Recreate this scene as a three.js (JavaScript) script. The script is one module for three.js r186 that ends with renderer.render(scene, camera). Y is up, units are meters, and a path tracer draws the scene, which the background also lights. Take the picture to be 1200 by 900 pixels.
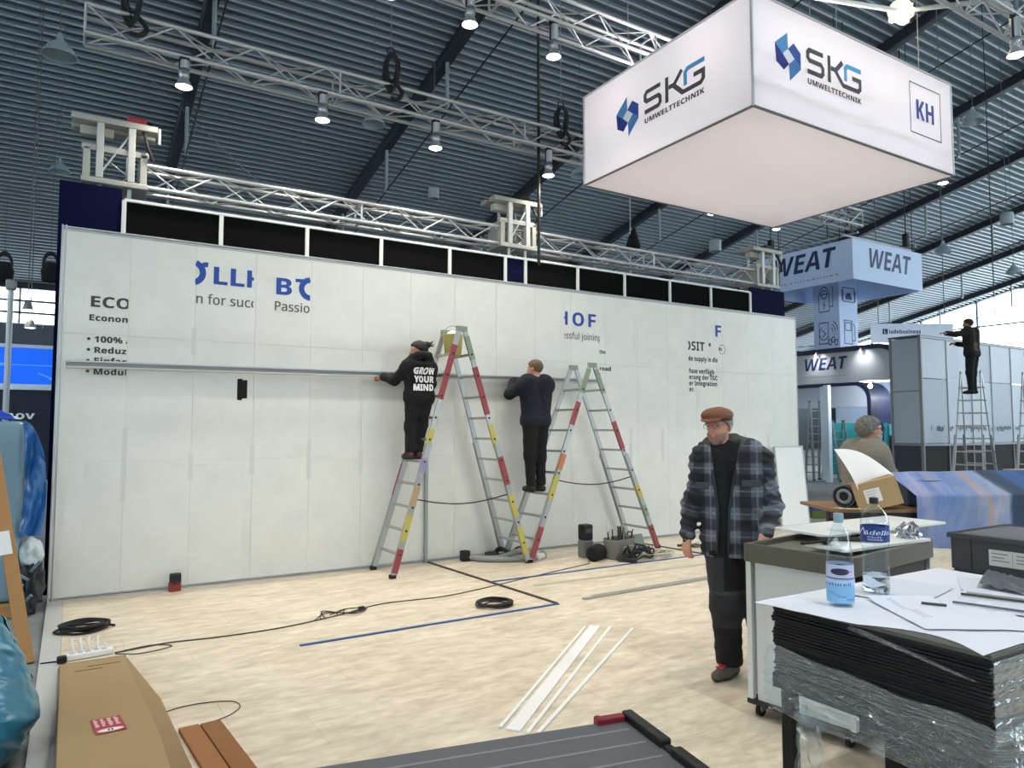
import * as THREE from 'three';
import { RoundedBoxGeometry } from 'three/addons/geometries/RoundedBoxGeometry.js';
import { mergeGeometries } from 'three/addons/utils/BufferGeometryUtils.js';
import { ImprovedNoise } from 'three/addons/math/ImprovedNoise.js';

// ---------------------------------------------------------------- camera, sky, exposure
const scene = new THREE.Scene();
const PITCH = 3.61 * Math.PI / 180, YAW = 31.64 * Math.PI / 180;
const camera = new THREE.PerspectiveCamera(2 * Math.atan(450 / 840) * 180 / Math.PI, 4 / 3, 0.05, 300);
camera.position.set(0, 1.65, 0);
camera.lookAt(Math.sin(YAW) * Math.cos(PITCH), 1.65 + Math.sin(PITCH), -Math.cos(YAW) * Math.cos(PITCH));
const renderer = new THREE.WebGLRenderer({ antialias: true });
renderer.toneMapping = THREE.LinearToneMapping;
renderer.toneMappingExposure = 1.1;
renderer.shadowMap.enabled = true;
scene.background = new THREE.Color(0.80, 0.93, 1.0);            // overcast daylight outside the hall
scene.backgroundIntensity = 7.5;
const LAMP_CD = 12.5;                                             // candela of one truss spotlight
const ADDED_FLOOD_CD = 190;                                            // candela of one added fill floodlight
const CUBE_CD = 2.7;                                              // candela of one unseen lamp added inside the white fabric cube

// ---------------------------------------------------------------- helpers
let seed = 7;
const rnd = () => { seed = (seed * 16807) % 2147483647; return seed / 2147483647; };
const rr = (a, b) => a + (b - a) * rnd();
const noise = new ImprovedNoise();
const V = (x, y, z) => new THREE.Vector3(x, y, z);
const used = {};
function numbered(n) { const b = n.replace(/_\d{3}$/, ''); const k = used[b] = (used[b] ?? -1) + 1; return k ? b + '_' + String(k).padStart(3, '0') : b; }
function tag(o, label, category, group, kind) {
  if (label) o.userData.label = label; if (category) o.userData.category = category;
  if (group) o.userData.group = group; if (kind) o.userData.kind = kind; return o;
}
function mesh(name, geo, mat, parent) {
  const top = !parent; const m = new THREE.Mesh(geo, mat); m.name = top ? numbered(name) : name;
  m.castShadow = m.receiveShadow = true; (parent ?? scene).add(m); return m;
}
function thing(name, label, category, pos = [0, 0, 0], turn = 0, group) {
  const g = new THREE.Group(); g.name = numbered(name); g.position.set(...pos); g.rotation.y = turn; scene.add(g);
  return tag(g, label, category, group);
}
function struct(name, pos = [0, 0, 0]) { const g = new THREE.Group(); g.name = name; g.position.set(...pos); g.userData.kind = 'structure'; scene.add(g); return g; }
function copy(src, pos, turn, label, group) {
  const c = src.clone(); c.name = numbered(src.name); c.userData = { ...src.userData }; c.position.set(...pos); c.rotation.y = turn ?? src.rotation.y;
  if (label) c.userData.label = label; if (group) c.userData.group = group; scene.add(c); return c;
}
const M = (color, rough = .7, metal = 0, extra = {}) => new THREE.MeshStandardMaterial({ color, roughness: rough, metalness: metal, ...extra });
const P = (color, rough, extra) => new THREE.MeshPhysicalMaterial({ color, roughness: rough, ...extra });
const rbox = (w, h, d, r = .004, s = 2) => new RoundedBoxGeometry(w, h, d, s, Math.min(r, w / 2.01, h / 2.01, d / 2.01));
const box = (w, h, d) => new THREE.BoxGeometry(w, h, d);
const at = (g, x, y, z) => g.translate(x, y, z);
const bx = (x0, x1, y0, y1, z0, z1, r) => at(r ? rbox(x1 - x0, y1 - y0, z1 - z0, r) : box(x1 - x0, y1 - y0, z1 - z0), (x0 + x1) / 2, (y0 + y1) / 2, (z0 + z1) / 2);
const UP = V(0, 1, 0);
function rod(a, b, r, n = 8, r2) {
  a = V(...a); b = V(...b); const d = b.clone().sub(a), L = d.length();
  const g = new THREE.CylinderGeometry(r2 ?? r, r, L, n); g.translate(0, L / 2, 0);
  g.applyQuaternion(new THREE.Quaternion().setFromUnitVectors(UP, d.normalize())); return g.translate(a.x, a.y, a.z);
}
function beamBox(a, b, w, h, upv = [0, 1, 0]) {     // rectangular bar from a to b
  a = V(...a); b = V(...b); const d = b.clone().sub(a), L = d.length(); d.normalize();
  const g = rbox(w, h, L, Math.min(w, h) * .12, 1); let u = V(...upv); const x = u.clone().cross(d).normalize(); u = d.clone().cross(x);
  g.applyMatrix4(new THREE.Matrix4().makeBasis(x, u, d)); return g.translate((a.x + b.x) / 2, (a.y + b.y) / 2, (a.z + b.z) / 2);
}
const tube = (pts, r, n = 40, k = 8, closed = false) => new THREE.TubeGeometry(new THREE.CatmullRomCurve3(pts.map(p => V(...p)), closed), n, r, k, closed);
const lathe = (pts, n = 24) => new THREE.LatheGeometry(pts.map(p => new THREE.Vector2(...p)), n);
const merge = a => mergeGeometries(a.map(g => { const q = g.index ? g.toNonIndexed() : g; for (const k of Object.keys(q.attributes)) if (!['position', 'normal', 'uv'].includes(k)) q.deleteAttribute(k); return q; }));
function extrude(pts, depth, bevel = 0) {
  const s = pts instanceof THREE.Shape ? pts : new THREE.Shape(pts.map(p => new THREE.Vector2(...p)));
  return new THREE.ExtrudeGeometry(s, { depth, bevelEnabled: bevel > 0, bevelSize: bevel, bevelThickness: bevel, bevelSegments: 1, curveSegments: 16 });
}
function grid(fn, nu, nv, closeU = false) {         // surface from fn(u,v) -> [x,y,z]
  const p = [], uv = [], ix = [];
  for (let j = 0; j <= nv; j++) for (let i = 0; i <= nu; i++) { p.push(...fn(i / nu, j / nv)); uv.push(i / nu, j / nv); }
  for (let j = 0; j < nv; j++) for (let i = 0; i < nu; i++) { const a = j * (nu + 1) + i, b = a + 1, c = a + nu + 1, d = c + 1; ix.push(a, b, d, a, d, c); }
  const g = new THREE.BufferGeometry(); g.setAttribute('position', new THREE.Float32BufferAttribute(p, 3)); g.setAttribute('uv', new THREE.Float32BufferAttribute(uv, 2)); g.setIndex(ix); g.computeVertexNormals(); return g;
}
function sheet(fn, nu, nv, t) {                    // a thick sheet: front, back and rims
  const g = grid(fn, nu, nv), n = g.attributes.normal, p = g.attributes.position;
  const N = nu + 1, off = p.count, pos = [...p.array], uv = [...g.attributes.uv.array, ...g.attributes.uv.array], ix = [...g.index.array];
  for (let i = 0; i < p.count; i++) pos.push(p.getX(i) - n.getX(i) * t, p.getY(i) - n.getY(i) * t, p.getZ(i) - n.getZ(i) * t);
  const c = ix.length; for (let i = 0; i < c; i += 3) ix.push(ix[i] + off, ix[i + 2] + off, ix[i + 1] + off);
  const rim = []; for (let i = 0; i < nu; i++) rim.push([i, i + 1]); for (let j = 0; j < nv; j++) rim.push([j * N + nu, (j + 1) * N + nu]);
  for (let i = nu; i > 0; i--) rim.push([nv * N + i, nv * N + i - 1]); for (let j = nv; j > 0; j--) rim.push([j * N, (j - 1) * N]);
  for (const [a, b] of rim) ix.push(a, a + off, b, b, a + off, b + off);
  const q = new THREE.BufferGeometry(); q.setAttribute('position', new THREE.Float32BufferAttribute(pos, 3)); q.setAttribute('uv', new THREE.Float32BufferAttribute(uv, 2)); q.setIndex(ix);
  const f = q.toNonIndexed(); f.computeVertexNormals(); return nu * nv > 60 ? (q.computeVertexNormals(), q) : f;
}
function canvasTex(w, h, draw, srgb = true) {
  const c = document.createElement('canvas'); c.width = w; c.height = h; const g = c.getContext('2d'); draw(g, w, h);
  const t = new THREE.CanvasTexture(c); if (srgb) t.colorSpace = THREE.SRGBColorSpace; t.magFilter = THREE.LinearFilter; t.wrapS = t.wrapT = THREE.RepeatWrapping; return t;
}
function noiseTex(n, fn, srgb = true) {            // fn(u,v) -> [r,g,b] 0..255
  const d = new Uint8Array(n * n * 4);
  for (let y = 0; y < n; y++) for (let x = 0; x < n; x++) { const c = fn(x / n, y / n), o = (y * n + x) * 4; d[o] = c[0]; d[o + 1] = c[1]; d[o + 2] = c[2]; d[o + 3] = 255; }
  const t = new THREE.DataTexture(d, n, n); if (srgb) t.colorSpace = THREE.SRGBColorSpace; t.magFilter = THREE.LinearFilter; t.wrapS = t.wrapT = THREE.RepeatWrapping; t.needsUpdate = true; return t;
}
function tnoise(u, v, f, s = 0) {                   // tileable-ish fractal noise
  let a = 0, k = 1, w = 0; for (let o = 0; o < 4; o++) { a += noise.noise(u * f * k + s, v * f * k * 1.01 + s, s * 3.1 + o * 7) / k; w += 1 / k; k *= 2; } return a / w;
}
function print(name, w, h, tex, parent, pos, rot = [0, 0, 0], extra = {}) {   // thin flat print standing 1.5 mm proud of its carrier
  const m = mesh(name, new THREE.PlaneGeometry(w, h), new THREE.MeshStandardMaterial({ map: tex, roughness: .6, transparent: true, alphaTest: .02, side: THREE.DoubleSide, ...extra }), parent);
  m.position.set(...pos); m.rotation.set(...rot); return m;
}
function uvBox(g, sx = 1, sy = 1, ox = 0, oy = 0) {  // box projection of uv in metres
  const p = g.attributes.position, n = g.attributes.normal, uv = new Float32Array(p.count * 2);
  for (let i = 0; i < p.count; i++) {
    const ax = Math.abs(n.getX(i)), ay = Math.abs(n.getY(i)), az = Math.abs(n.getZ(i)); let u, v;
    if (ay >= ax && ay >= az) { u = p.getX(i); v = p.getZ(i); } else if (ax >= az) { u = p.getZ(i); v = p.getY(i); } else { u = p.getX(i); v = p.getY(i); }
    uv[2 * i] = u * sx + ox; uv[2 * i + 1] = v * sy + oy;
  }
  g.setAttribute('uv', new THREE.BufferAttribute(uv, 2)); return g;
}

// ---------------------------------------------------------------- shared materials
const alu = M(0xb4b7b8, .4, .4), aluDull = M(0x9a9d9e, .5, .35), steelGrey = M(0x8d9192, .5, .4), darkSteel = M(0x2a2e33, .55, .4);
const black = M(0x0c0c0e, .65), blackCloth = M(0x101012, .95), navy = M(0x0d1740, .6), white = M(0xe8e9e6, .55), whitePaint = M(0xdfe2de, .5);
const wood = M(0xb88a55, .7), rubber = M(0x151515, .8);
const glassPane = P(0xffffff, .05, { transmission: 1, thickness: 0, ior: 1.45 });
// ---------------------------------------------------------------- the hall
const HX0 = -34, HX1 = 54, ZB = -37.1, ZF = 41.1, ZR = 2, EAVE = 8, SL = .22, RIDGE = EAVE + (ZR - ZB) * SL;
const roofY = z => z <= ZR ? EAVE + (z - ZB) * SL : RIDGE - (z - ZR) * SL;
const hallFloorTex = noiseTex(256, (u, v) => { const n = tnoise(u, v, 7, 3) * 26 + tnoise(u, v, 40, 9) * 10; return [126 + n, 131 + n, 130 + n]; });
hallFloorTex.repeat.set(.25, .25);
{ const f = struct('floor'); mesh('asphalt_slab', uvBox(bx(HX0 - .3, HX1 + .3, -.4, -.035, ZB - .3, ZF + .3)), M(0xffffff, .75, 0, { map: hallFloorTex }), f); }
{ // trapezoidal sheet metal roof: one sheet per bay between the beams, both slopes
  const roof = struct('ceiling');
  const shadedPanMat = M(0x6c7a85, .6, .05), litRibMat = M(0xc9d3d8, .45, .1), beamMat = M(0x30363f, .55, .3), lidMat = M(0x2f3338, .9);  // pale strips and darker sheets carry lit ribs and shaded recesses as colour
  const pitch = .29, prof = [];
  const L = (ZR - ZB) / Math.cos(Math.atan(SL)), nR = Math.floor(L / pitch);
  for (let i = 0; i < nR; i++) { const s = i * pitch; prof.push([s, 0], [s + .07, 0], [s + .10, .10], [s + .26, .10]); }
  prof.push([L, 0]);
  const shape = new THREE.Shape(prof.map(p => new THREE.Vector2(...p)));
  shape.lineTo(L, .13); shape.lineTo(0, .13);
  const bay = 6.13, xs = []; for (let x = 2.6 - 6 * bay; x < HX1; x += bay) if (x > HX0) xs.push(x);
  const edges = [HX0, ...xs, HX1];
  for (let i = 0; i + 1 < edges.length; i++) for (const side of [0, 1]) {
    const w = edges[i + 1] - edges[i]; const g = new THREE.ExtrudeGeometry(shape, { depth: w, bevelEnabled: false });
    // extrude runs along local z -> world x; profile x -> slope direction, profile y -> up
    const ang = Math.atan(SL), c = Math.cos(ang), s = Math.sin(ang);
    const B = side === 0 ? new THREE.Matrix4().makeBasis(V(0, s, c), V(0, c, -s), V(-1, 0, 0)) : new THREE.Matrix4().makeBasis(V(0, s, -c), V(0, c, s), V(1, 0, 0));
    g.applyMatrix4(B); g.translate(side === 0 ? edges[i + 1] : edges[i], EAVE, side === 0 ? ZB : ZF);
    mesh('roof_sheet', g, shadedPanMat, roof);
    const fl = []; for (let q = 0; q < nR; q++) fl.push(bx(q * pitch + .004, q * pitch + .066, -.003, .001, 0, w)); const fg = merge(fl); fg.applyMatrix4(B); fg.translate(side === 0 ? edges[i + 1] : edges[i], EAVE, side === 0 ? ZB : ZF); mesh('lit_rib_strip', fg, litRibMat, roof).userData.kind = 'stuff';  // added pale strips: light on the rib undersides put into colour
  }
  for (const x of xs) {                                       // under-braced beams with hanging posts and tension rods
    for (const [za, zb] of [[ZB, ZR], [ZF, ZR]]) mesh('roof_beam', beamBox([x, roofY(za) - .16, za], [x, roofY(zb) - .16, zb], .30, .34), beamMat, roof);
    for (let z = -31.2; z < 0; z += 4.52) {
      mesh('beam_post', rod([x, roofY(z) - .3, z], [x, roofY(z) - 1.75, z], .055, 10), M(0x9aa4aa, .4, .4), roof);
    }
    const r = []; for (let z = -31.2; z < -4.3; z += 4.52) r.push(rod([x, roofY(z) - 1.72, z], [x, roofY(z + 4.52) - 1.72, z + 4.52], .022, 6));
    r.push(rod([x, roofY(-31.2) - 1.72, -31.2], [x, roofY(-36.5) - .3, -36.5], .022, 6)); r.push(rod([x, roofY(-4.08) - 1.72, -4.08], [x, roofY(.6) - .3, .6], .022, 6));
    mesh('tension_rod', merge(r), darkSteel, roof);
  }
  for (const side of [0, 1]) { // roof build-up above the sheets keeps the daylight out
    const za = side ? ZF : ZB; const g = beamBox([(HX0 + HX1) / 2, EAVE + .34, za + (side ? .3 : -.3)], [(HX0 + HX1) / 2, RIDGE + .34, ZR], HX1 - HX0 + .6, .2); mesh('roof_insulation', g, lidMat, roof);
  }
}
const wallGrey = M(0x5b6268, .8), frameDark = M(0x23272b, .6), mullMat = M(0x767d83, .5, .3);
function eaveWall(name, z, y0, y1) {
  const w = struct(name), t = .25, s = z < 0 ? -1 : 1, za = Math.min(z, z + s * t), zb = Math.max(z, z + s * t);
  mesh('wall_panel', bx(HX0 - .3, HX1 + .3, -.4, y0, za, zb), wallGrey, w); mesh('eave_beam', bx(HX0 - .3, HX1 + .3, y1, EAVE + .5, za, zb), frameDark, w);
  for (let x = HX0; x < HX1 - .1; x += 8) {
    const p = mesh('window_pane', bx(x + .05, Math.min(x + 7.95, HX1), y0, y1, z + s * .1, z + s * .1 + .002), glassPane, w); p.castShadow = false;
    for (let k = 0; k < 4; k++) mesh('window_mullion', bx(x + k * 2 - .04, x + k * 2 + .04, y0, y1, za + .04, zb + .02), mullMat, w);
  }
  for (const f of [.33, .66]) mesh('window_rail', bx(HX0, HX1, y0 + (y1 - y0) * f - .04, y0 + (y1 - y0) * f + .04, za + .04, zb + .02), frameDark, w);
  mesh('window_sill', bx(HX0, HX1, y0 - .12, y0 + .06, za - .05, zb + .05), white, w);
}
eaveWall('wall_back', ZB, 6.15, 7.72); eaveWall('wall_front', ZF, 3.0, 7.72);
function gable(name, x, y0) {
  const w = struct(name), s = x < 0 ? -1 : 1;
  mesh('wall_panel', bx(Math.min(x, x + s * .25), Math.max(x, x + s * .25), -.4, y0, ZB - .3, ZF + .3), wallGrey, w);
  const top = z => roofY(Math.max(ZB, Math.min(ZF, z)));
  for (let i = 0; i < 20; i++) {
    const z0 = ZB + (ZF - ZB) * i / 20, z1 = ZB + (ZF - ZB) * (i + 1) / 20;
    const g = extrude([[-z0, y0], [-z1, y0], [-z1, top(z1) + .1], [-z0, top(z0) + .1]], .004); g.rotateY(Math.PI / 2); g.translate(x + s * .1, 0, 0);
    mesh('window_pane', g, glassPane, w).castShadow = false;
    mesh('window_mullion', bx(x - .08, x + .16, y0, top(z0), z0 - .06, z0 + .06), mullMat, w);
  }
  for (let y = y0 + 2.3; y < 16; y += 2.3) { const dz = Math.max(0, (y - EAVE) / SL); mesh('window_rail', bx(x - .05, x + .1, y - .05, y + .05, ZB + dz, ZF - dz), mullMat, w); }
  for (const [za, zb] of [[ZB, ZR], [ZF, ZR]]) mesh('verge_beam', beamBox([x, roofY(za) + .1, za], [x, roofY(zb) + .1, zb], .5, .3), frameDark, w);
}
gable('wall_right', HX1, 4.2); gable('wall_left', HX0, 9.2);

// ---------------------------------------------------------------- the booth floor
const BX0 = -.12, BX1 = 11.2, BZ0 = -8.4, BZ1 = 1.6;
{
  const vinyl = noiseTex(1024, (u, v) => {
    const a = tnoise(u * 1, v * 3.2, 9, 1), b = tnoise(u * 1, v * 2.2, 30, 5), c = tnoise(u, v, 4, 8), e = tnoise(u * .6, v * 7, 70, 2);
    const k = a * 34 + b * 26 + c * 16 + e * 12; return [Math.min(255, 214 + k), Math.min(255, 201 + k * 1.04), Math.min(255, 178 + k * 1.14)];
  });
  const vm = M(0xffffff, .42, 0, { map: vinyl });
  const f = struct('floor_booth');
  mesh('platform', bx(BX0, BX1, -.036, -.006, BZ0, BZ1), M(0x6d675d, .9), f);
  const pw = 1.22, pd = .46;
  let row = 0;
  for (let z = BZ0; z < BZ1 - .01; z += pd, row++) {
    const off = (row % 3) * pw / 3;
    for (let x = 0; x < BX1 - .01; ) {
      const first = x === 0, w = Math.min(first && off ? off : pw, BX1 - x), d = Math.min(pd, BZ1 - z);
      const g = uvBox(rbox(w - .0012, .006, d - .0012, .0005, 1), .33, .33, (x + w / 2) * .33 + .01 * rnd(), (z + d / 2) * .33 + .01 * rnd());
      const m = mesh('floor_plank', g, vm, f); m.position.set(x + w / 2, -.003, z + d / 2); x += w;
    }
  }
  mesh('edge_trim', bx(BX0 - .01, -.001, -.036, .003, -9.2, BZ1, .002), M(0xc2c3bf, .5, .1), f);
}
// ---------------------------------------------------------------- the white booth wall with its panels, prints and fascia
const WZ = -8.255;
const WX0 = -.13, WX1 = 11.1, WH = 3.67;
const wallTex = noiseTex(256, (u, v) => { const n = tnoise(u, v, 5, 4) * 9 + tnoise(u, v, 30, 6) * 3; return [220 + n, 221 + n, 214 + n]; });
const wallMat = M(0xffffff, .38, 0, { map: wallTex });
const boothWall = struct('wall_booth');
{
  const W = boothWall, cols = [WX0 + .012]; for (let k = 0; k < 18; k++) { const x = .48 + .6225 * k; if (x < WX1 - .1) cols.push(x); } cols.push(WX1 - .012);
  const rows = [.03, 1.33, 2.6, WH - .035];
  mesh('wall_core', bx(WX0 + .02, WX1 - .02, 0, WH - .02, WZ - .09, WZ - .014), M(0xb9bcb8, .8), W);
  for (let i = 0; i + 1 < cols.length; i++) for (let j = 0; j < 3; j++) {
    const w = cols[i + 1] - cols[i], h = rows[j + 1] - rows[j];
    const m = mesh('wall_panel', uvBox(rbox(w - .0014, h - .0014, .014, .0009, 1), .6, .6, rnd(), rnd()), wallMat, W); m.position.set(cols[i] + w / 2, rows[j] + h / 2, WZ - .007);
  }
  // aluminium perimeter profile
  for (const y of [WH - .018, WH - .045]) mesh('edge_profile', bx(WX0, WX1, y - .008, y + .008, WZ - .1, WZ + .006, .003), alu, W);
  mesh('edge_profile', bx(WX0, WX1, 0, .012, WZ - .1, WZ + .012, .003), alu, W); mesh('edge_profile', bx(WX0, WX1, .022, .036, WZ - .1, WZ + .006, .003), alu, W);
  for (const x of [WX0, WX0 + .032, WX1 - .012]) mesh('edge_profile', bx(x, x + .014, 0, WH, WZ - .1, WZ + .008, .003), alu, W);
  // filler and masking tape over the joints
  const tapeM = M(0xd8d9d1, .7), grey = M(0xd0d2cc, .7);
  const cross = [[.48, 1.33, .75, .36], [1.10, 1.27, .26, .3], [1.725, 1.33, .32, .5], [2.35, 1.33, .45, .42], [2.97, 1.28, .3, .34], [1.10, 2.6, .3, .22], [7.19, 1.43, .5, .3], [7.83, 1.43, .5, .3], [9.07, 1.4, .6, .4], [9.7, 1.4, .36, .4], [10.3, 1.4, .36, .3], [6.57, 1.4, .4, .3], [4.39, 1.8, .5, .1]];
  for (const [x, y, h, w] of cross) {
    mesh('filler_strip', bx(x - .022, x + .022, y - h * .55, y + h * .45, WZ - .001, WZ + .0022), grey, W);
    mesh('filler_strip', bx(x - w * .6, x + w * .6, y - .009, y + .009, WZ - .001, WZ + .0015), tapeM, W);
  }
  // printed panels mounted out of order: only fragments of the lettering show
  const ink = '#3a3d40', blue = '#1746a0';
  function frag(x0, x1, y0, y1, draw, px = 620) {
    const w = x1 - x0, h = y1 - y0;
    print('lettering', w, h, canvasTex(Math.round(w * px), Math.round(h * px), g => { g.scale(px, px); g.translate(-x0, y1); g.scale(1, 1); draw(g); }), W, [(x0 + x1) / 2, (y0 + y1) / 2, WZ + .0028]);
  }
  const T = (g, s, x, y, size, col, font = 'bold', sx = 1) => { g.save(); g.translate(x, -y); g.scale(size / 100 * sx, size / 100); g.font = `${font} 100px sans-serif`; g.fillStyle = col; g.fillText(s, 0, 0); g.restore(); };
  frag(.08, .472, 2.16, 3.05, g => { T(g, 'ECO', .125, 2.875, .15, ink, 'bold', 1.28); T(g, 'Econom', .125, 2.735, .085, ink, 'bold', 1.18); ['100% A', 'Reduzi', 'Einfach', 'Modula'].forEach((s, i) => T(g, '• ' + s, .115, 2.52 - i * .108, .085, ink, 'bold', 1.18)); });
  frag(1.095, 1.7, 2.93, 3.5, g => {
    T(g, 'L', 1.25, 3.225, .265, blue, 'bold', 1.3); T(g, 'L', 1.425, 3.225, .265, blue, 'bold', 1.3); T(g, 'H', 1.60, 3.225, .265, blue, 'bold', 1.2);
    g.strokeStyle = blue; g.lineWidth = .06; g.beginPath(); g.arc(1.06, -3.33, .11, -1.2, 1.25); g.stroke(); g.lineWidth = .05; g.beginPath(); g.moveTo(1.15, -3.38); g.quadraticCurveTo(1.16, -3.43, 1.22, -3.425); g.stroke();
    T(g, 'n for succe', 1.10, 3.0, .145, '#56595c', '', 1.0);
  });
  frag(1.92, 2.33, 2.93, 3.5, g => {
    T(g, 'B', 1.915, 3.18, .265, blue, 'bold', 1.3); g.strokeStyle = blue; g.lineWidth = .06; g.beginPath(); g.arc(2.335, -3.275, .105, 1.2, 4.6); g.stroke(); g.lineWidth = .035; g.beginPath(); g.moveTo(2.16, -3.36); g.lineTo(2.34, -3.368); g.stroke();
    T(g, 'Passion', 1.92, 2.995, .145, '#56595c', '', 1.0);
  });
  frag(5.96, 6.6, 2.9, 3.4, g => { T(g, 'H', 5.835, 3.14, .265, blue, 'bold', 1.1); T(g, 'O', 6.09, 3.14, .265, blue, 'bold', 1.2); T(g, 'F', 6.365, 3.14, .265, blue, 'bold', 1.25); T(g, 'essful joining', 5.925, 2.945, .13, '#6a6d70', '', .92); });
  frag(6.57, 6.9, 2.42, 2.86, g => { T(g, 'the', 6.59, 2.76, .075, ink, 'bold'); T(g, 'road', 6.59, 2.51, .085, ink, 'bold', 1.2); g.fillStyle = ink; g.fillRect(6.6, -2.47, .006, .05); });
  frag(8.97, 9.3, 3.16, 3.45, g => T(g, 'F', 9.0, 3.18, .26, blue, 'bold', 1.3));
  frag(8.40, 9.12, 2.2, 3.12, g => {
    T(g, 'OSIT', 8.31, 2.92, .2, ink, 'bold', 1.05); T(g, '®', 8.86, 3.0, .08, ink); T(g, 'de supply in dis', 8.40, 2.75, .1, '#4a4d50', 'bold', .9);
    ['fuse verfügb', 'erung der TGC', 'er Integration', 'er.'].forEach((s, i) => T(g, s, 8.41, 2.55 - i * .098, .1, '#4a4d50', 'bold', .95));
  });
  frag(9.06, 9.32, 2.86, 3.08, g => { g.strokeStyle = '#8b8e90'; g.lineWidth = .008; g.beginPath(); g.arc(9.18, -2.97, .075, 0, 6.3); g.stroke(); T(g, 'KL', 9.11, 2.95, .07, ink); });
  // dark cut-out for a cable
  mesh('cable_opening', extrude([[1.55, 1.97], [1.6, 1.965], [1.6, 1.985], [1.655, 1.99], [1.655, 2.19], [1.6, 2.19], [1.6, 2.205], [1.55, 2.2]], .004), M(0x15150f, .9), W).position.z = WZ - .001;
}
{ // fascia behind: dark infill panels between light posts, navy panels at both ends and above the joint
  const F = struct('wall_fascia'); const z = -8.6, y0 = 3.3, y1 = 4.1;
  const posts = [.42, 1.4, 2.38, 3.33, 4.31, 5.19, 5.53, 6.47, 7.39, 8.36, 9.32, 10.32];
  const dark = P(0x08090a, .95, { specularIntensity: .25 }), nav = P(0x050930, .9, { specularIntensity: .3 });
  mesh('navy_panel', bx(-.17, .40, 0, y1 + .12, z - .05, z - .01), nav, F);
  for (let i = 0; i + 1 < posts.length; i++) mesh(i === 5 ? 'navy_panel' : 'dark_panel', bx(posts[i] + .02, posts[i + 1] - .02, y0, y1 - .01, z - .04, z - .015), i === 5 ? nav : dark, F);
  mesh('navy_panel', bx(10.34, 11.27, 0, y1 + .1, z - .05, z - .01), nav, F);
  for (const x of posts) mesh('fascia_post', bx(x - .022, x + .022, 0, y1, z - .045, z + .01, .004), whitePaint, F);
  mesh('fascia_rail', bx(.42, 10.32, y1 - .012, y1 + .018, z - .045, z + .01, .004), whitePaint, F);
}
// ---------------------------------------------------------------- trusses, tower heads, spotlights, pendants
const trussMat = M(0xb6babc, .36, .5), lampShell = M(0xaab0b3, .35, .6), cableBlack = M(0x141416, .7), wireGrey = M(0x6b7075, .5, .4);
function truss(label, x0, x1, y, z, s = .3, seg = .42, hang = []) {        // box truss along x; (y, z) is the middle
  const L = x1 - x0, t = thing('lighting_truss', label, 'truss', [x0, y, z], 0), h = s / 2;
  const ch = rod([0, 0, 0], [L, 0, 0], .025, 10);
  for (const [dy, dz] of [[-h, -h], [-h, h], [h, -h], [h, h]]) mesh('chord', ch, trussMat, t).position.set(0, dy, dz);
  const n = Math.round(L / seg), d = L / n;
  const mk = (a, b) => rod(a, b, .0105, 6);
  const A = [mk([0, -h, 0], [d, h, 0]), mk([0, h, 0], [d, -h, 0])], B = [mk([0, 0, -h], [d, 0, h]), mk([0, 0, h], [d, 0, -h])];
  for (let i = 0; i < n; i++) {
    for (const dz of [-h, h]) mesh('brace', A[(i + (dz > 0)) % 2], trussMat, t).position.set(i * d, 0, dz);
    for (const dy of [-h, h]) mesh('brace', B[(i + (dy > 0)) % 2], trussMat, t).position.set(i * d, dy, 0);
  }
  const fr = merge([rod([0, -h, -h], [0, h, -h], .014, 6), rod([0, -h, h], [0, h, h], .014, 6), rod([0, -h, -h], [0, -h, h], .014, 6), rod([0, h, -h], [0, h, h], .014, 6)]);
  for (const hx of hang) mesh('suspension_cable', rod([hx, h, -h], [hx, roofY(z - h) - y - .02, -h], .005, 5), wireGrey, t);
  for (let x = 0; x <= L + .01; x += L / Math.round(L / 2.5)) mesh('end_frame', fr, trussMat, t).position.x = x;
  return t;
}
truss('upper aluminium box truss with its open end at the upper left', 0, 13.4, 5.87, -8.5);
truss('lower aluminium box truss running along the top of the black fascia panels', .6, 10.7, 4.45, -8.9, .25, .38);
truss('high box truss at the top edge of the picture, passing over the white cube', -3, 13.4, 6.66, -6.9, .3, .42, [1, 6.2, 12.4]);
truss('truss in the top right corner of the picture', -2, 15, 6.33, -3.7, .3, .42, [1, 8, 16]);
truss('truss hidden for the most part behind the big white cube', 8.5, 13.9, 6.75, -10.5, .3, .42, [.3, 5.1]);
const plateMat = M(0xa3a49d, .55, .35);
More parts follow.
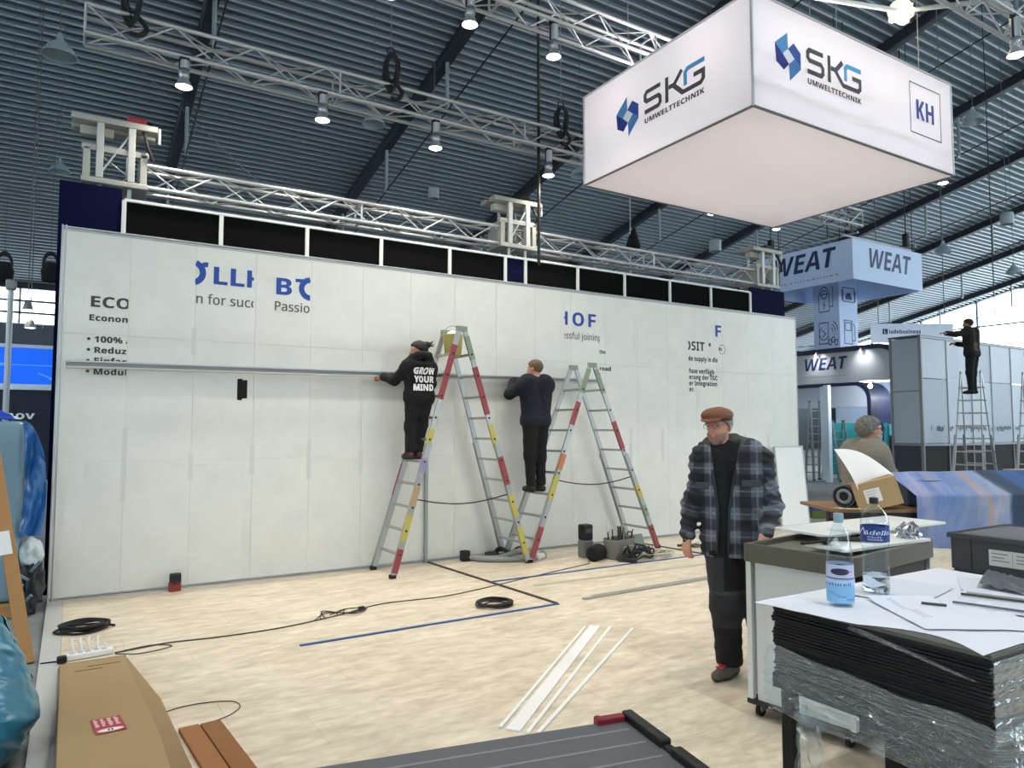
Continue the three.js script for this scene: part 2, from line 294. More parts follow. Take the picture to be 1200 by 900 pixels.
function towerHead(x, label, hasRed) {
  const t = thing('tower_head', label, 'tower head', [x, 0, -8.9]); const p = (n, g, m = plateMat) => mesh(n, g, m, t);
  for (const [a, b] of [[-.14, -.14], [.14, -.14], [-.14, .14], [.14, .14]]) p('mast_chord', rod([a, -.03, b], [a, 4.9, b], .024, 8), trussMat);
  const dg = []; for (let y = .2; y < 4.6; y += .4) dg.push(rod([-.14, y, .14], [.14, y + .2, .14], .01, 5), rod([.14, y + .2, .14], [-.14, y + .4, .14], .01, 5)); p('mast_bracing', merge(dg), trussMat);
  for (const s of [-1, 1]) p('side_plate', bx(s * .27 - .035, s * .27 + .035, 4.31, 4.66, -.18, .2, .01));
  p('base_beam', bx(-.32, .32, 4.27, 4.33, -.2, .22, .01)); p('middle_beam', bx(-.32, .32, 4.62, 4.69, .14, .2, .01));
  for (const s of [-1, 1]) p('upright', bx(s * .15 - .035, s * .15 + .035, 4.33, 4.93, .16, .22, .008), M(0xb9bbb7, .45, .3));
  p('top_beam', bx(-.42, .40, 4.93, 5.0, .05, .22, .01)); p('top_beam', bx(-.42, .40, 4.93, 5.0, -.2, -.04, .01));
  p('roller_box', bx(-.34, -.02, 4.83, 4.93, -.05, .08, .01), M(0xb7b5aa, .6));
  p('diagonal_brace', rod([-.12, 4.42, .19], [.13, 4.86, .19], .012, 6), trussMat);
  const h = p('hoist', at(rbox(.2, .13, .14, .03), .2, 5.06, 0), hasRed ? M(0xa8262c, .5) : M(0x2a2320, .6)); mesh('hoist_motor', rod([.3, 5.06, 0], [.36, 5.06, 0], .05, 14), black, h);
  p('pin', rod([.42, 4.82, .16], [.42, 5.0, .16], .018, 8), trussMat);
  p('feed_cable', tube([[.25, 5.0, .1], [.27, 4.9, .18], [.3, 4.75, .24], [.36, 4.6, .22]], .018, 20, 6), cableBlack);
  return t;
}
towerHead(.33, 'tower head with red hoist at the left end of the lower truss', true);
towerHead(5.48, 'tower head in the middle of the lower truss above the navy gap', false);
towerHead(10.95, 'tower head at the right end of the lower truss beside the ring sign', false);

const bulbMat = new THREE.MeshStandardMaterial({ color: 0xffffff, emissive: new THREE.Color(1, .97, .9), emissiveIntensity: 9, roughness: .4 });
function spotLight(parent, y, cd, ang = 1.15, soft = .9, color = 0xfff3e2) {
  const l = new THREE.SpotLight(color, cd, 0, ang, soft, 2); l.position.set(0, y, 0); l.target.position.set(0, y - 1, 0); l.castShadow = true; l.shadow.radius = 4; l.shadow.mapSize.set(512, 512); parent.add(l, l.target); return l;
}
const reflector = lathe([[.02, .17], [.055, .165], [.058, .12], [.05, .11], [.05, .085], [.062, .07], [.066, .05], [.085, .02], [.092, 0], [.088, 0], [.08, .018], [.06, .05], [.0, .06]], 28);
function trussLamp(x, y, z, label, drop = .5, cd = LAMP_CD) {     // (x, y, z): the glowing face; hung from a chord above
  const t = thing('truss_spotlight', label, 'spotlight', [x, y, z], 0, null), top = drop;
  mesh('clamp', merge([bx(-.05, .05, top - .06, top + .02, -.03, .03, .01), rod([-.045, top - .05, 0], [-.045, .2, 0], .012, 6), rod([.045, top - .05, .02], [.045, .3, .02], .01, 6)]), black, t);
  mesh('ballast_tube', rod([.005, top - .05, 0], [.005, .2, 0], .052, 20), lampShell, t);
  mesh('reflector', reflector, lampShell, t);
  mesh('lamp_glass', lathe([[0, -.018], [.05, -.014], [.082, .004], [.07, .02], [0, .022]], 24), bulbMat, t);
  spotLight(t, -.03, cd); return t;
}
const L1 = 'hanging from the upper truss';
trussLamp(.94, 5.38, -8.36, 'leftmost lit spotlight, ' + L1 + ' above the tower head with the red hoist', .34);
trussLamp(2.47, 5.36, -8.36, 'second lit spotlight from the left, ' + L1, .36);
trussLamp(3.97, 5.33, -8.36, 'third lit spotlight from the left, ' + L1 + ' past the cable loop', .39);
trussLamp(5.77, 5.30, -8.36, 'fourth lit spotlight, ' + L1 + ' left of the white cube', .42);
trussLamp(4.76, 6.07, -6.78, 'lit spotlight below the high truss, left of the white cube, beside the dark vertical cable', .44);
trussLamp(3.63, 6.12, -6.78, 'lit spotlight at the top edge of the picture, in front of the dark roof beam', .4);
trussLamp(2.69, 6.15, -6.78, 'lit spotlight cut by the top edge of the picture, above the hanging black cable loop', .37);
trussLamp(8.64, 5.71, -3.56, 'large lit spotlight at the top right corner of the picture', .47);
trussLamp(1, 5.75, -3.56, 'left added unseen spotlight on the near truss above the upper picture edge', .43); trussLamp(4.2, 5.75, -3.56, 'right added unseen spotlight on the near truss above the upper picture edge', .43);  // two unseen spotlights, added to brighten the booth
trussLamp(9.05, 6.2, -10.36, 'small lit spotlight just below the left part of the bottom of the white cube', .41);
trussLamp(11.29, 6.14, -10.36, 'small lit spotlight just below the far corner of the white cube', .47);
trussLamp(13.34, 6.12, -10.36, 'small lit spotlight between the far corner of the white cube and the ring sign', .49);
{ const t = trussLamp(13.34, 6.1, -6.75, 'lone lit spotlight below the right corner of the white cube', .4); mesh('suspension_rod', rod([0, .4, 0], [0, roofY(-6.75) - 6.1, 0], .008, 6), wireGrey, t); }

// pendant luminaires of the hall: unlit aluminium bells on long cables
const bell = lathe([[.03, .30], [.05, .30], [.055, .25], [.09, .22], [.17, .14], [.23, .04], [.25, 0], [.24, 0], [.22, .04], [.16, .13], [.08, .2], [0, .21]], 32);
const bellMat = M(0xa5b6bd, .45, .35, { side: THREE.DoubleSide });
function pendant(x, y, z, s, label) {
  const t = thing('pendant_lamp', label, 'pendant lamp', [x, y, z], 0, 'unlit bell pendants under the roof'); t.scale.setScalar(s);
  mesh('shade', bell, bellMat, t); mesh('socket', rod([0, .28, 0], [0, .36, 0], .035, 12), lampShell, t);
  mesh('suspension_cable', rod([0, .34, 0], [0, (roofY(z) - y - .03) / s, 0], .008, 5), wireGrey, t); return t;
}
pendant(-.32, 7.36, -12.71, 1.0, 'unlit grey bell pendant in the top left corner, nearest of the bells');
pendant(-.41, 7.92, -20.38, .95, 'unlit grey bell pendant at the left, above the navy end panel of the fascia');
pendant(5.38, 8.22, -14.43, 1.0, 'unlit grey bell pendant below the upper truss, beside the black cable loop in the middle');
pendant(11.3, 8.35, -14.89, 1.05, 'unlit grey bell pendant touching the left edge of the white cube in the picture');
pendant(15.87, 8.05, -7.38, .9, 'unlit grey bell pendant right of the white cube, near its logo with the square frame');
pendant(24.7, 7.55, -12.58, 1.1, 'unlit grey bell pendant above the right end of the ring sign');
pendant(28.97, 7.30, -12.32, 1.1, 'unlit grey bell pendant near the right edge of the picture, below the thick roof beam');
pendant(5.65, 8.35, -21.9, .8, 'faint far bell pendant below the roof, left of the middle of the lower truss');
function drum(x, y, z, s, label) {
  const t = thing('drum_lamp', label, 'pendant lamp', [x, y, z]); t.scale.setScalar(s);
  mesh('shade', lathe([[0, .3], [.13, .3], [.15, .27], [.15, 0], [.14, 0], [.13, .25], [0, .25]], 24), M(0x9aa6ab, .5, .3), t);
  mesh('suspension_cable', rod([0, .3, 0], [0, (roofY(z) - y - .03) / s, 0], .008, 5), wireGrey, t);
}
drum(7.17, 7.1, -15.18, .85, 'grey drum shaped pendant hanging in mid air above the lower truss');
drum(22.07, 7.35, -9.5, 1.1, 'grey drum shaped pendant at the right below the roof beam');
drum(13.65, 6.1, -12.43, 1.0, 'grey drum shaped pendant left of the ring sign above the end of the lower truss');

// chain hoists with their black chain bags and cable loops
function chainBag(x, y, z, label, h = .5) {
  const t = thing('chain_hoist', label, 'chain hoist', [x, y, z]);
  mesh('chain', rod([0, h * .9, 0], [0, roofY(z) - y - .02, 0], .007, 5), M(0x8a8f93, .4, .7), t);
  mesh('hook', new THREE.TorusGeometry(.05, .011, 8, 20).translate(0, h + .02, 0), darkSteel, t);
  const loops = []; for (let k = 0; k < 5; k++) { const a = k * .5, w = .045 + .012 * (k % 3), dx = Math.cos(a) * .03, dz = Math.sin(a) * .05;
    loops.push(tube([[dx, h, 0], [w + dx, h * .75, dz], [w * 1.2, h * .3, dz], [dx, -.02 * k, dz], [-w * 1.2 + dx, h * .25, -dz], [-w, h * .7, -dz]], .017, 34, 7, true)); }
  mesh('cable_loop', merge(loops), cableBlack, t);
  mesh('cable_tail', tube([[.02, .1, 0], [.1, .02, .02], [.15, -.06, .02], [.08, -.14, .02], [.0, -.13, 0]], .026, 24, 8), cableBlack, t); return t;
}
chainBag(.41, 5.95, -8.34, 'black cable loop and chain over the left end of the upper truss', .55);
chainBag(3.33, 5.98, -8.34, 'black cable loop and chain on the middle of the upper truss', .45);
chainBag(5.98, 5.96, -8.34, 'black cable loop and chain on the upper truss near the white cube', .42);
chainBag(4.15, 6.75, -6.74, 'black cable loop on the high truss at the top edge of the picture', .4);
chainBag(8.6, 6.5, -3.5, 'black cable loop over the truss in the top right corner', .4);
{ const t = thing('drape_bag', 'black cone shaped cloth bag hanging in front of a roof beam, below the white cube', 'bag', [9.91, 5.42, -11.25]);
  mesh('bag', lathe([[0, .42], [.05, .42], [.07, .34], [.16, .04], [.14, 0], [0, -.01]], 16), blackCloth, t); mesh('suspension_cable', rod([-.08, -.9, 0], [-.08, roofY(-11.25) - 5.42, 0], .012, 6), trussMat, t); mesh('bracket', bx(-.09, .04, .38, .42, -.02, .02), trussMat, t); }
tag(mesh('vertical_cable', rod([5.66, 4.0, -8.45], [5.66, roofY(-8.45) - .02, -8.45], .022, 8), cableBlack), 'thick black cable hanging straight down beside the white cube to the lower truss', 'cable');
{ const pts = [[1.62, 4.62, -8.9], [1.35, 7.6, -12]];
  tag(mesh('guy_wire', merge([rod([1.95, 4.58, -8.9], [.8, 9.6, -17], .006, 5)]), M(0x8f9aa2, .4, .5)), 'thin steel guy wire slanting from the lower truss to the roof at the left', 'wire'); }
for (const [x, z, y, lab] of [[7.05, -4.95, 6.2, 'left of the lit reflector foil'], [7.55, -4.95, 6.2, 'right of the two thin wires'], [9.3, -4.95, 6.2, 'next to the square framed logo']])
  tag(mesh('suspension_wire', rod([x, y, z], [x, roofY(z), z], .006, 5), wireGrey), 'thin wire holding the white cube from the roof, ' + lab, 'wire');
for (const [x, y0, z, lab] of [[13.0, 4.2, -4.2, 'right of the white cube'], [17.5, 4.3, -5.8, 'near the right edge of the picture'], [19.6, 4.4, -8.8, 'above the grey partition'], [18.3, 6.9, -12.1, 'above the left part of the ring sign'], [21.6, 6.9, -11.9, 'above the right part of the ring sign'], [15.4, 4.9, -11.9, 'left of the ring sign']])
  tag(mesh('hanging_cable', rod([x, y0, z], [x, roofY(z), z], .012, 5), M(0x30343a, .6)), 'thin dark hanging cable from the roof, ' + lab, 'cable');
{ // crumpled bright foil around a lit flood on a white pole, top edge
  const t = thing('foil_flood', 'bright flood lamp with crumpled cream foil on a white pole, top picture edge', 'lamp', [8.72, 6.88, -4.83]);
  const g = new THREE.IcosahedronGeometry(.15, 3), p = g.attributes.position; for (let i = 0; i < p.count; i++) { const k = 1 + .45 * noise.noise(p.getX(i) * 18, p.getY(i) * 18, p.getZ(i) * 18); p.setXYZ(i, p.getX(i) * k, p.getY(i) * k * .9, p.getZ(i) * k); } g.computeVertexNormals();
  mesh('lamp_foil', g, new THREE.MeshStandardMaterial({ color: 0xf3eac8, roughness: .4, emissive: new THREE.Color(1, .9, .65), emissiveIntensity: .8 }), t);
  mesh('pole', rod([-.12, -.02, 0], [-1.6, -.28, -.1], .03, 10), white, t); mesh('bracket', rod([.1, .05, 0], [1.2, .12, .9], .03, 8), steelGrey, t);
  const l = new THREE.PointLight(0xffedc8, 2, 0, 2); l.castShadow = true; l.position.set(0, -.0, 0); t.add(l);
}
// invented flood lamps further along the hall, added to brighten floor, booths and ceiling
function addedFlood(x, z, label) {
  const y = roofY(z) - 3.2, t = thing('added_floodlight', label, 'floodlight', [x, y, z], 0, 'added fill floodlights');
  mesh('reflector', lathe([[.05, .35], [.12, .34], [.14, .2], [.3, .02], [.31, 0], [.29, 0], [.12, .18], [0, .2]], 28), lampShell, t);
  mesh('lamp_glass', lathe([[0, -.01], [.26, .005], [.25, .03], [0, .03]], 24), bulbMat, t); mesh('suspension_cable', rod([0, .34, 0], [0, 3.17, 0], .012, 5), wireGrey, t);
  const l = spotLight(t, -.05, ADDED_FLOOD_CD, 1.25, .8, 0xf2faff); l.shadow.radius = 12; return t;
}
for (const x of [-5, 3, 11]) addedFlood(x, 3.5, 'added fill floodlight behind the viewer, ' + (x < 0 ? 'left' : x < 5 ? 'middle' : 'right') + ' one of three');
for (const [x, z] of [[22, -2], [30, -6], [20, 8]]) addedFlood(x, z, 'added fill floodlight over the right part of the hall, ' + (z === -2 ? 'nearest to the booth' : z === -6 ? 'above the grey partition' : 'behind the viewer'));
addedFlood(-8, -12, 'added fill floodlight over the left part of the hall'); addedFlood(26, -20, 'added fill floodlight over the far right booths');addedFlood(-6, -24, 'added fill floodlight over the far left booths');
// ---------------------------------------------------------------- hanging white cube with logos
const fabric = P(0xf1eff1, .95, { transmission: .35, thickness: 0 }), seam = M(0x77797c, .5, .3);
{
  const x0 = 5.93, x1 = 9.86, y0 = 5.0, y1 = 6.24, z0 = -7.72, z1 = -4.85, c = [(x0 + x1) / 2, y0, (z0 + z1) / 2];
  const t = thing('hanging_banner_cube', 'big white fabric cube with blue and grey logos hanging over the booth', 'hanging sign', c);
  const w = x1 - x0, h = y1 - y0, d = z1 - z0, cloth = (name, pw, ph, pos, rot) => {   // stretched cloth, pulled in slightly between the frame edges
    const g = sheet((u, v) => { const e = Math.sin(Math.PI * u) ** .6 * Math.sin(Math.PI * v) ** .6; return [(u - .5) * pw, (v - .5) * ph, -.006 * e + .0015 * noise.noise(u * 5, v * 5, pw)]; }, 28, 20, .004);
    const m = mesh(name, g, fabric, t); m.position.set(...pos); m.rotation.set(...rot); return m;
  };
  const left = cloth('fabric_panel', d, h, [-w / 2, h / 2, 0], [0, -Math.PI / 2, 0]), front = cloth('fabric_panel', w, h, [0, h / 2, d / 2], [0, 0, 0]);
  cloth('fabric_panel', d, h, [w / 2, h / 2, 0], [0, Math.PI / 2, 0]); cloth('fabric_panel', w, h, [0, h / 2, -d / 2], [0, Math.PI, 0]);
  cloth('bottom_fabric', w, d, [0, 0, 0], [Math.PI / 2, 0, 0]);
  const e = .016;
  for (const sx of [-1, 1]) for (const sz of [-1, 1]) mesh('corner_profile', at(box(.024, h, .024), sx * w / 2, h / 2, sz * d / 2), M(0xcfd0d2, .5, .2), t);
  for (const s of [-1, 1]) { mesh('bottom_profile', at(box(w, e, .03), 0, .0, s * d / 2), seam, t); mesh('bottom_profile', at(box(.03, e, d), s * w / 2, 0, 0), seam, t); }
  for (const s of [-1, 1]) { mesh('top_profile', at(box(w, .02, .03), 0, h, s * d / 2), M(0xd8d8da, .5), t); mesh('top_profile', at(box(.03, .02, d), s * w / 2, h, 0), M(0xd8d8da, .5), t); }
  for (const sx of [-1, 1]) for (const sz of [-1, 1]) mesh('suspension_strap', rod([sx * w * .3, h, sz * d * .5], [sx * w * .3, h + .32, sz * d * .12 + .8 * 0], .006, 5), wireGrey, t);
  for (const [x, zz] of [[-1.4, -.8], [-.47, -.8], [.47, -.8], [1.4, -.8], [-1.4, .8], [-.47, .8], [.47, .8], [1.4, .8]]) { const k = mesh('added_inner_lamp', rod([x - .3, h * .88, zz], [x + .3, h * .88, zz], .02, 10), bulbMat, t); const l = new THREE.PointLight(0xfff4f2, CUBE_CD, 0, 2); l.position.set(x, h * .82, zz); l.castShadow = true; l.shadow.radius = 10; t.add(l); mesh('lamp_bracket', rod([x, h * .88, zz], [x, h - .01, zz], .012, 6), steelGrey, k); }  // unseen lamps added inside the cube to brighten its cloth
  for (const zz of [-.8, .8]) mesh('lamp_rail', rod([-w / 2, h, zz], [w / 2, h, zz], .02, 8), alu, t);
  const poly = (g, pts, col) => { g.fillStyle = col; g.beginPath(); pts.forEach(([x, y], i) => i ? g.lineTo(x, y) : g.moveTo(x, y)); g.closePath(); g.fill(); };
  const logo = canvasTex(1024, 360, g => {                         // emblem of two folded arrows, the letters S K G and the line below
    const E = p => p.map(([x, y]) => [10 + x * 1.34, 8 + (y - 84) * 1.34]);
    poly(g, E([[0, 162], [100, 84], [103, 166], [60, 204]]), '#5b9bd6'); poly(g, E([[0, 162], [60, 204], [108, 248], [66, 288], [10, 256]]), '#2c3f93');
    poly(g, E([[105, 167], [150, 126], [205, 166], [205, 238], [155, 208]]), '#3457a8'); poly(g, E([[110, 250], [155, 208], [205, 236], [205, 252], [113, 334]]), '#4f88c8');
    poly(g, E([[60, 204], [104, 168], [155, 208], [110, 247]]), '#f2f3f6'); 
    g.lineWidth = 34; g.lineJoin = 'miter'; g.strokeStyle = '#57585b';
    const line = (pts, c) => { g.strokeStyle = c; g.beginPath(); pts.forEach(([x, y], i) => i ? g.lineTo(x, y) : g.moveTo(x, y)); g.stroke(); };
    line([[540, 62], [385, 62], [365, 84], [365, 118], [385, 138], [515, 138], [536, 160], [536, 198], [515, 220], [360, 220]], '#57585b');
    line([[610, 40], [610, 238]], '#57585b'); line([[770, 48], [690, 128], [630, 128]], '#57585b'); line([[680, 130], [775, 222], [960, 222], [985, 198], [985, 138], [890, 138]], '#57585b');
    line([[1000, 62], [830, 62], [806, 84], [806, 180]], '#5fb2e6');
    g.fillStyle = '#404144'; g.font = 'bold 56px sans-serif'; g.save(); g.translate(352, 312); g.scale(640 / g.measureText('UMWELTTECHNIK').width * 1.0, 1); g.fillText('UMWELTTECHNIK', 0, 0); g.restore();
  });
  print('logo', 1.58, .56, logo, left, [.03, .0, .003]); print('logo', 1.60, .565, logo, front, [-.82, .06, .003]);
  const kh = canvasTex(360, 330, g => { g.strokeStyle = '#5a5b66'; g.lineWidth = 5; g.strokeRect(8, 8, 344, 314); g.fillStyle = '#3c53a4'; g.font = 'bold 170px sans-serif'; g.save(); g.translate(62, 226); g.scale(.98, 1); g.fillText('KH', 0, 0); g.restore(); });
  print('logo', .74, .68, kh, front, [1.33, .09, .003]);
}
// ---------------------------------------------------------------- blue and white ring sign with its tower
const weatBlue = '#17305f', iceMat = M(0xc9dcfc, .6);
const weat = canvasTex(1024, 330, g => { g.fillStyle = weatBlue; g.save(); g.transform(1.28, 0, -.2, 1, 60, 265); g.font = 'bold 300px sans-serif'; const k = 700 / g.measureText('WEAT').width; g.scale(k, 1.08); g.fillText('WEAT', 8, 0); g.restore(); });
{
  const x0 = 18.48, x1 = 22.0, z0 = -15.1, z1 = -11.84, y0 = 5.85, y1 = 7.0;
  const t = thing('ring_sign', 'pale blue hanging ring sign with large dark blue lettering above the arched booth', 'hanging sign', [x0, y0, z1]);
  const w = x1 - x0, d = z1 - z0, h = y1 - y0;
  mesh('sign_panel', bx(0, w, 0, h, -.04, 0, .004), iceMat, t); mesh('sign_panel', bx(0, w, 0, h, -d, -d + .04, .004), iceMat, t);
  mesh('sign_panel', bx(0, .04, 0, h, -d + .04, -.04, .004), iceMat, t); mesh('sign_panel', bx(w - .04, w, 0, h, -d + .04, -.04, .004), iceMat, t);
  print('lettering', 2.45, .79, weat, t, [w / 2 - .02, h / 2 + .08, .004]); print('lettering', 2.45, .79, weat, t, [-.004, h / 2 + .13, -d / 2 - .05], [0, -Math.PI / 2, 0]);
  const small = canvasTex(512, 40, g => { g.fillStyle = '#7d8aa5'; g.font = '30px sans-serif'; for (let x = 6; x < 500; x += 12 + (x * 7 % 17)) g.fillRect(x, 12, 8, 14); });
  print('small_print', 2.3, .1, small, t, [-.004, .2, -d / 2 + .1], [0, -Math.PI / 2, 0]);
  const tm = trussMat; for (const z of [-.3, -d + .3]) mesh('top_rail', rod([0, h + .16, z], [w, h + .16, z], .03, 8), tm, t); for (const x of [.3, w - .3]) mesh('top_rail', rod([x, h + .2, 0], [x, h + .2, -d], .03, 8), tm, t);
  for (const x of [.3, w - .3]) for (const z of [-.3, -d + .3]) { mesh('suspension_cable', rod([x, h, z], [x, roofY(z1 + z) - y0, z], .02, 6), M(0x3a3f45, .6), t); mesh('hoist', at(rbox(.16, .4, .16, .03), x, h + .45, z), black, t); }
}
const iconTex = canvasTex(512, 1024, g => {
  g.strokeStyle = '#4a5a7c'; g.lineWidth = 13; g.lineJoin = g.lineCap = 'round';
  g.strokeRect(110, 190, 220, 250); g.beginPath(); g.arc(220, 180, 92, Math.PI, 0); g.stroke(); g.beginPath(); g.arc(220, 195, 60, 0, 7); g.stroke(); g.beginPath(); g.moveTo(235, 290); g.lineTo(195, 345); g.lineTo(240, 345); g.lineTo(205, 400); g.stroke(); g.beginPath(); g.moveTo(330, 380); g.lineTo(400, 380); g.lineTo(410, 180); g.lineTo(395, 90); g.stroke();
  g.strokeRect(100, 600, 190, 300); g.beginPath(); g.arc(200, 750, 95, .6, 4.2); g.stroke(); g.beginPath(); g.moveTo(150, 700); g.lineTo(240, 760); g.lineTo(170, 800); g.stroke();
  for (const r of [60, 110, 160]) { g.beginPath(); g.arc(330, 740, r, -1.1, -.1); g.stroke(); } for (const [x, y] of [[300, 850], [365, 820], [430, 860]]) g.strokeRect(x, y, 52, 70);
});
const carTex = canvasTex(256, 1024, g => { g.strokeStyle = '#4a5a7c'; g.lineWidth = 12; g.lineJoin = 'round'; g.strokeRect(40, 90, 190, 200); g.fillStyle = '#4a5a7c'; g.beginPath(); g.roundRect(80, 200, 110, 60, 14); g.fill(); g.beginPath(); g.roundRect(98, 165, 74, 50, 12); g.fill(); g.fillRect(20, 130, 22, 150); g.fillRect(228, 130, 22, 150);
  g.strokeRect(50, 560, 130, 330); g.strokeRect(70, 590, 90, 110); g.beginPath(); g.moveTo(180, 840); g.lineTo(225, 840); g.lineTo(225, 640); g.lineTo(200, 590); g.stroke(); });
{
  const t = thing('icon_tower', 'pale square tower with line icons of pumps and cars below the ring sign', 'tower', [20.98, 0, -14.1]);
  mesh('tower_body', bx(-.48, .48, 4.08, 6.62, -.46, .46, .01), iceMat, t);
  print('icons', .86, 2.3, iconTex, t, [-.484, 5.25, 0], [0, -Math.PI / 2, 0]); print('icons', .8, 2.3, carTex, t, [0, 5.2, .464]);
}
// ---------------------------------------------------------------- booth with the rounded navy arch
const navyGloss = M(0x0a1236, .45), tealGlass = P(0x4ec4c4, .15, { transmission: .35, thickness: 0 }), headMat = M(0xc9ced6, .6);
function archShape(w, h, r, th) {             // open portal in (z, y): from the left end over the rounded corner down to the floor
  const s = new THREE.Shape(); s.moveTo(-w, h); s.lineTo(-r, h); s.absarc(-r, h - r, r, Math.PI / 2, 0, true); s.lineTo(0, 0); s.lineTo(-th, 0); s.lineTo(-th, h - r); s.absarc(-r, h - r, r - th, 0, Math.PI / 2, false); s.lineTo(-w, h - th); s.closePath(); return s;
}
function turnX(g, x, y, z) { return g.rotateY(-Math.PI / 2).scale(1, 1, 1).translate(x, y, z); }   // shape x -> world z, extrude -> -x
function portal(name, label, X, Z, w, h, r, depth, headH, txt) {
  const t = thing(name, label, 'booth', [X, 0, Z]);
  // build in (z,y), extruded towards +x
  const M4 = new THREE.Matrix4().makeBasis(V(0, 0, 1), V(0, 1, 0), V(-1, 0, 0));
  const put = (shape, d, x) => extrude(shape, d).applyMatrix4(M4).translate(x + d, 0, 0);
  mesh('arch_frame', put(archShape(w, h, r, .13), .34, -.06), navyGloss, t);
  const shell = new THREE.Shape(); shell.moveTo(-w, h - .02); shell.lineTo(-r, h - .02); shell.absarc(-r, h - r, r - .02, Math.PI / 2, 0, true); shell.lineTo(-.02, headH); shell.lineTo(-w, headH); shell.closePath();
  mesh('header', put(shell, depth * .3, .03), headMat, t);
  mesh('canopy', put(archShape(w, h - .01, r, .1), depth, .28), M(0x1c2858, .5), t);
  mesh('side_column', bx(.3, depth * .9, 0, headH, -.32, -.02, .01), M(0xd5dbe0, .6), t);
  if (txt) { print('lettering', 1.65, .53, weat, t, [.022, h - .47, -w + (txt)], [0, -Math.PI / 2, 0]);
    const small = canvasTex(512, 40, g => { g.fillStyle = '#7d8aa5'; for (let x = 6; x < 500; x += 12 + (x * 7 % 17)) g.fillRect(x, 12, 8, 12); }); print('small_print', 1.5, .08, small, t, [.022, h - .84, -w + txt], [0, -Math.PI / 2, 0]); }
  return t;
}
{
  const t = portal('arched_booth', 'large booth with a rounded dark blue arch and white lettered header', 19.47, -10.98, 5.4, 4.08, .85, 1.5, 3.06, 2.83);
  const spots = [[-1.25], [-2.7]]; for (const [z] of spots) { const s = mesh('header_lamp', rod([-.12, 3.98, z], [-.16, 3.9, z], .03, 10), lampShell, t); const l = new THREE.SpotLight(0xffffff, 1.5, 0, 1.0, 1, 2); l.position.set(-.3, 3.95, z); l.target.position.set(.25, 3.3, z); l.castShadow = true; l.shadow.radius = 3; mesh('lamp_glass', at(new THREE.SphereGeometry(.025, 12, 8), -.165, 3.89, z), bulbMat, s); t.add(l, l.target); }
  for (const [x, z] of [[21.0, -13.0], [22.3, -15.0], [23.6, -12.6]]) { const s2 = mesh('added_booth_lamp', at(new THREE.SphereGeometry(.07, 14, 10), x - 19.47, 2.98, z + 10.98), bulbMat, t); mesh('lamp_stem', rod([x - 19.47, 3.0, z + 10.98], [x - 19.47, 3.9, z + 10.98], .012, 6), steelGrey, s2); const l = new THREE.PointLight(0xeaf2ff, 6, 0, 2); l.position.set(x - 19.47, 2.85, z + 10.98); l.castShadow = true; l.shadow.radius = 4; t.add(l); }  // invented lamps, added to brighten the inside of the arched booth
  const u = portal('inner_arch', 'smaller rounded dark blue arch with white header inside the arched booth', 22, -13.58, 3.2, 3.22, .6, .8, 2.38, 0);
  for (const [x, z, lab] of [[20.6, -14.35, 'first white post under the lettered header'], [21.2, -14.9, 'slim white post deeper inside the arched booth']]) tag(mesh('white_post', bx(x, x + .16, -.035, 3.06, z, z + .16, .006), M(0xdde6ee, .5)), lab, 'post');
  const c = thing('glass_counter', 'teal glass counter wall standing inside the arched booth', 'counter', [22.6, -.035, -14.6]);
  for (let k = 0; k < 3; k++) mesh('glass_panel', bx(0, .03, .06, 1.9, -1.1 + k * .75, -.38 + k * .75, .004), tealGlass, c); mesh('plinth', bx(-.05, .4, 0, .12, -1.15, 1.15, .01), white, c); mesh('counter_core', bx(.2, .32, .1, 1.85, -1.1, 1.12, .01), M(0x58b8b8, .6), c);
  const b = thing('booth_back_wall', 'pale blue white back wall of the arched booth with a second dark blue lettering', 'partition', [25, -.035, -13.5]);
  for (let k = 0; k < 5; k++) mesh('wall_board', bx(0, .08, 0, 3.4, -3.4 + k * 1.2, -2.205 + k * 1.2, .006), M(0xd3e2f5, .55), b); print('lettering', 1.5, .5, weat, b, [-.006, 1.65, 1.62], [0, -Math.PI / 2, 0]);
  const n = thing('display_board', 'tall dark blue board standing behind the inner arch', 'board', [22.9, -.035, -13.75]); mesh('panel_board', bx(0, .06, 0, 2.6, -.35, .1, .005), navyGloss, n); mesh('panel_foot', bx(-.15, .2, 0, .03, -.35, .1, .005), darkSteel, n);
  const k = thing('black_equipment', 'black equipment cases stacked inside the arched booth behind the grey haired man', 'case', [21.5, -.035, -12.2]); mesh('flight_case', bx(-.3, .5, 0, .9, -.5, .4, .03), black, k); mesh('flight_case', bx(-.2, .5, .9, 1.5, -.45, .3, .03), M(0x17181c, .6), k);
}
{ // far hanging banner with small lettering
  const t = thing('far_banner', 'small white hanging banner with dark blue lettering beyond the arched booth', 'hanging sign', [25.6, 4.9, -15.75]);
  const dx = 1.75, dz = 1.12, L = Math.hypot(dx, dz), a = -Math.atan2(dz, dx), m = M(0xdbe2ee, .6);
  const g = new THREE.Group(); g.name = 'banner_face'; g.rotation.y = a + Math.PI * 0; t.add(g);
  const f = mesh('banner_board', bx(0, L + 1, 0, .72, -.06, 0, .005), m, g);
  print('lettering', 1.5, .3, canvasTex(512, 100, c => { c.fillStyle = '#26345c'; c.fillRect(10, 16, 66, 66); c.font = 'bold 66px sans-serif'; c.save(); c.translate(88, 74); c.scale(410 / c.measureText('ladebusiness').width, 1); c.fillText('ladebusiness', 0, 0); c.restore(); c.fillStyle = '#dbe2ee'; c.font = 'bold 56px sans-serif'; c.fillText('L', 27, 70); }), g, [1.15, .42, .003]);
  for (const x of [.3, L + .7]) mesh('suspension_cable', rod([x, .72, -.03], [x, 7.9, -.03], .015, 5), M(0x40464c, .6), g);
}
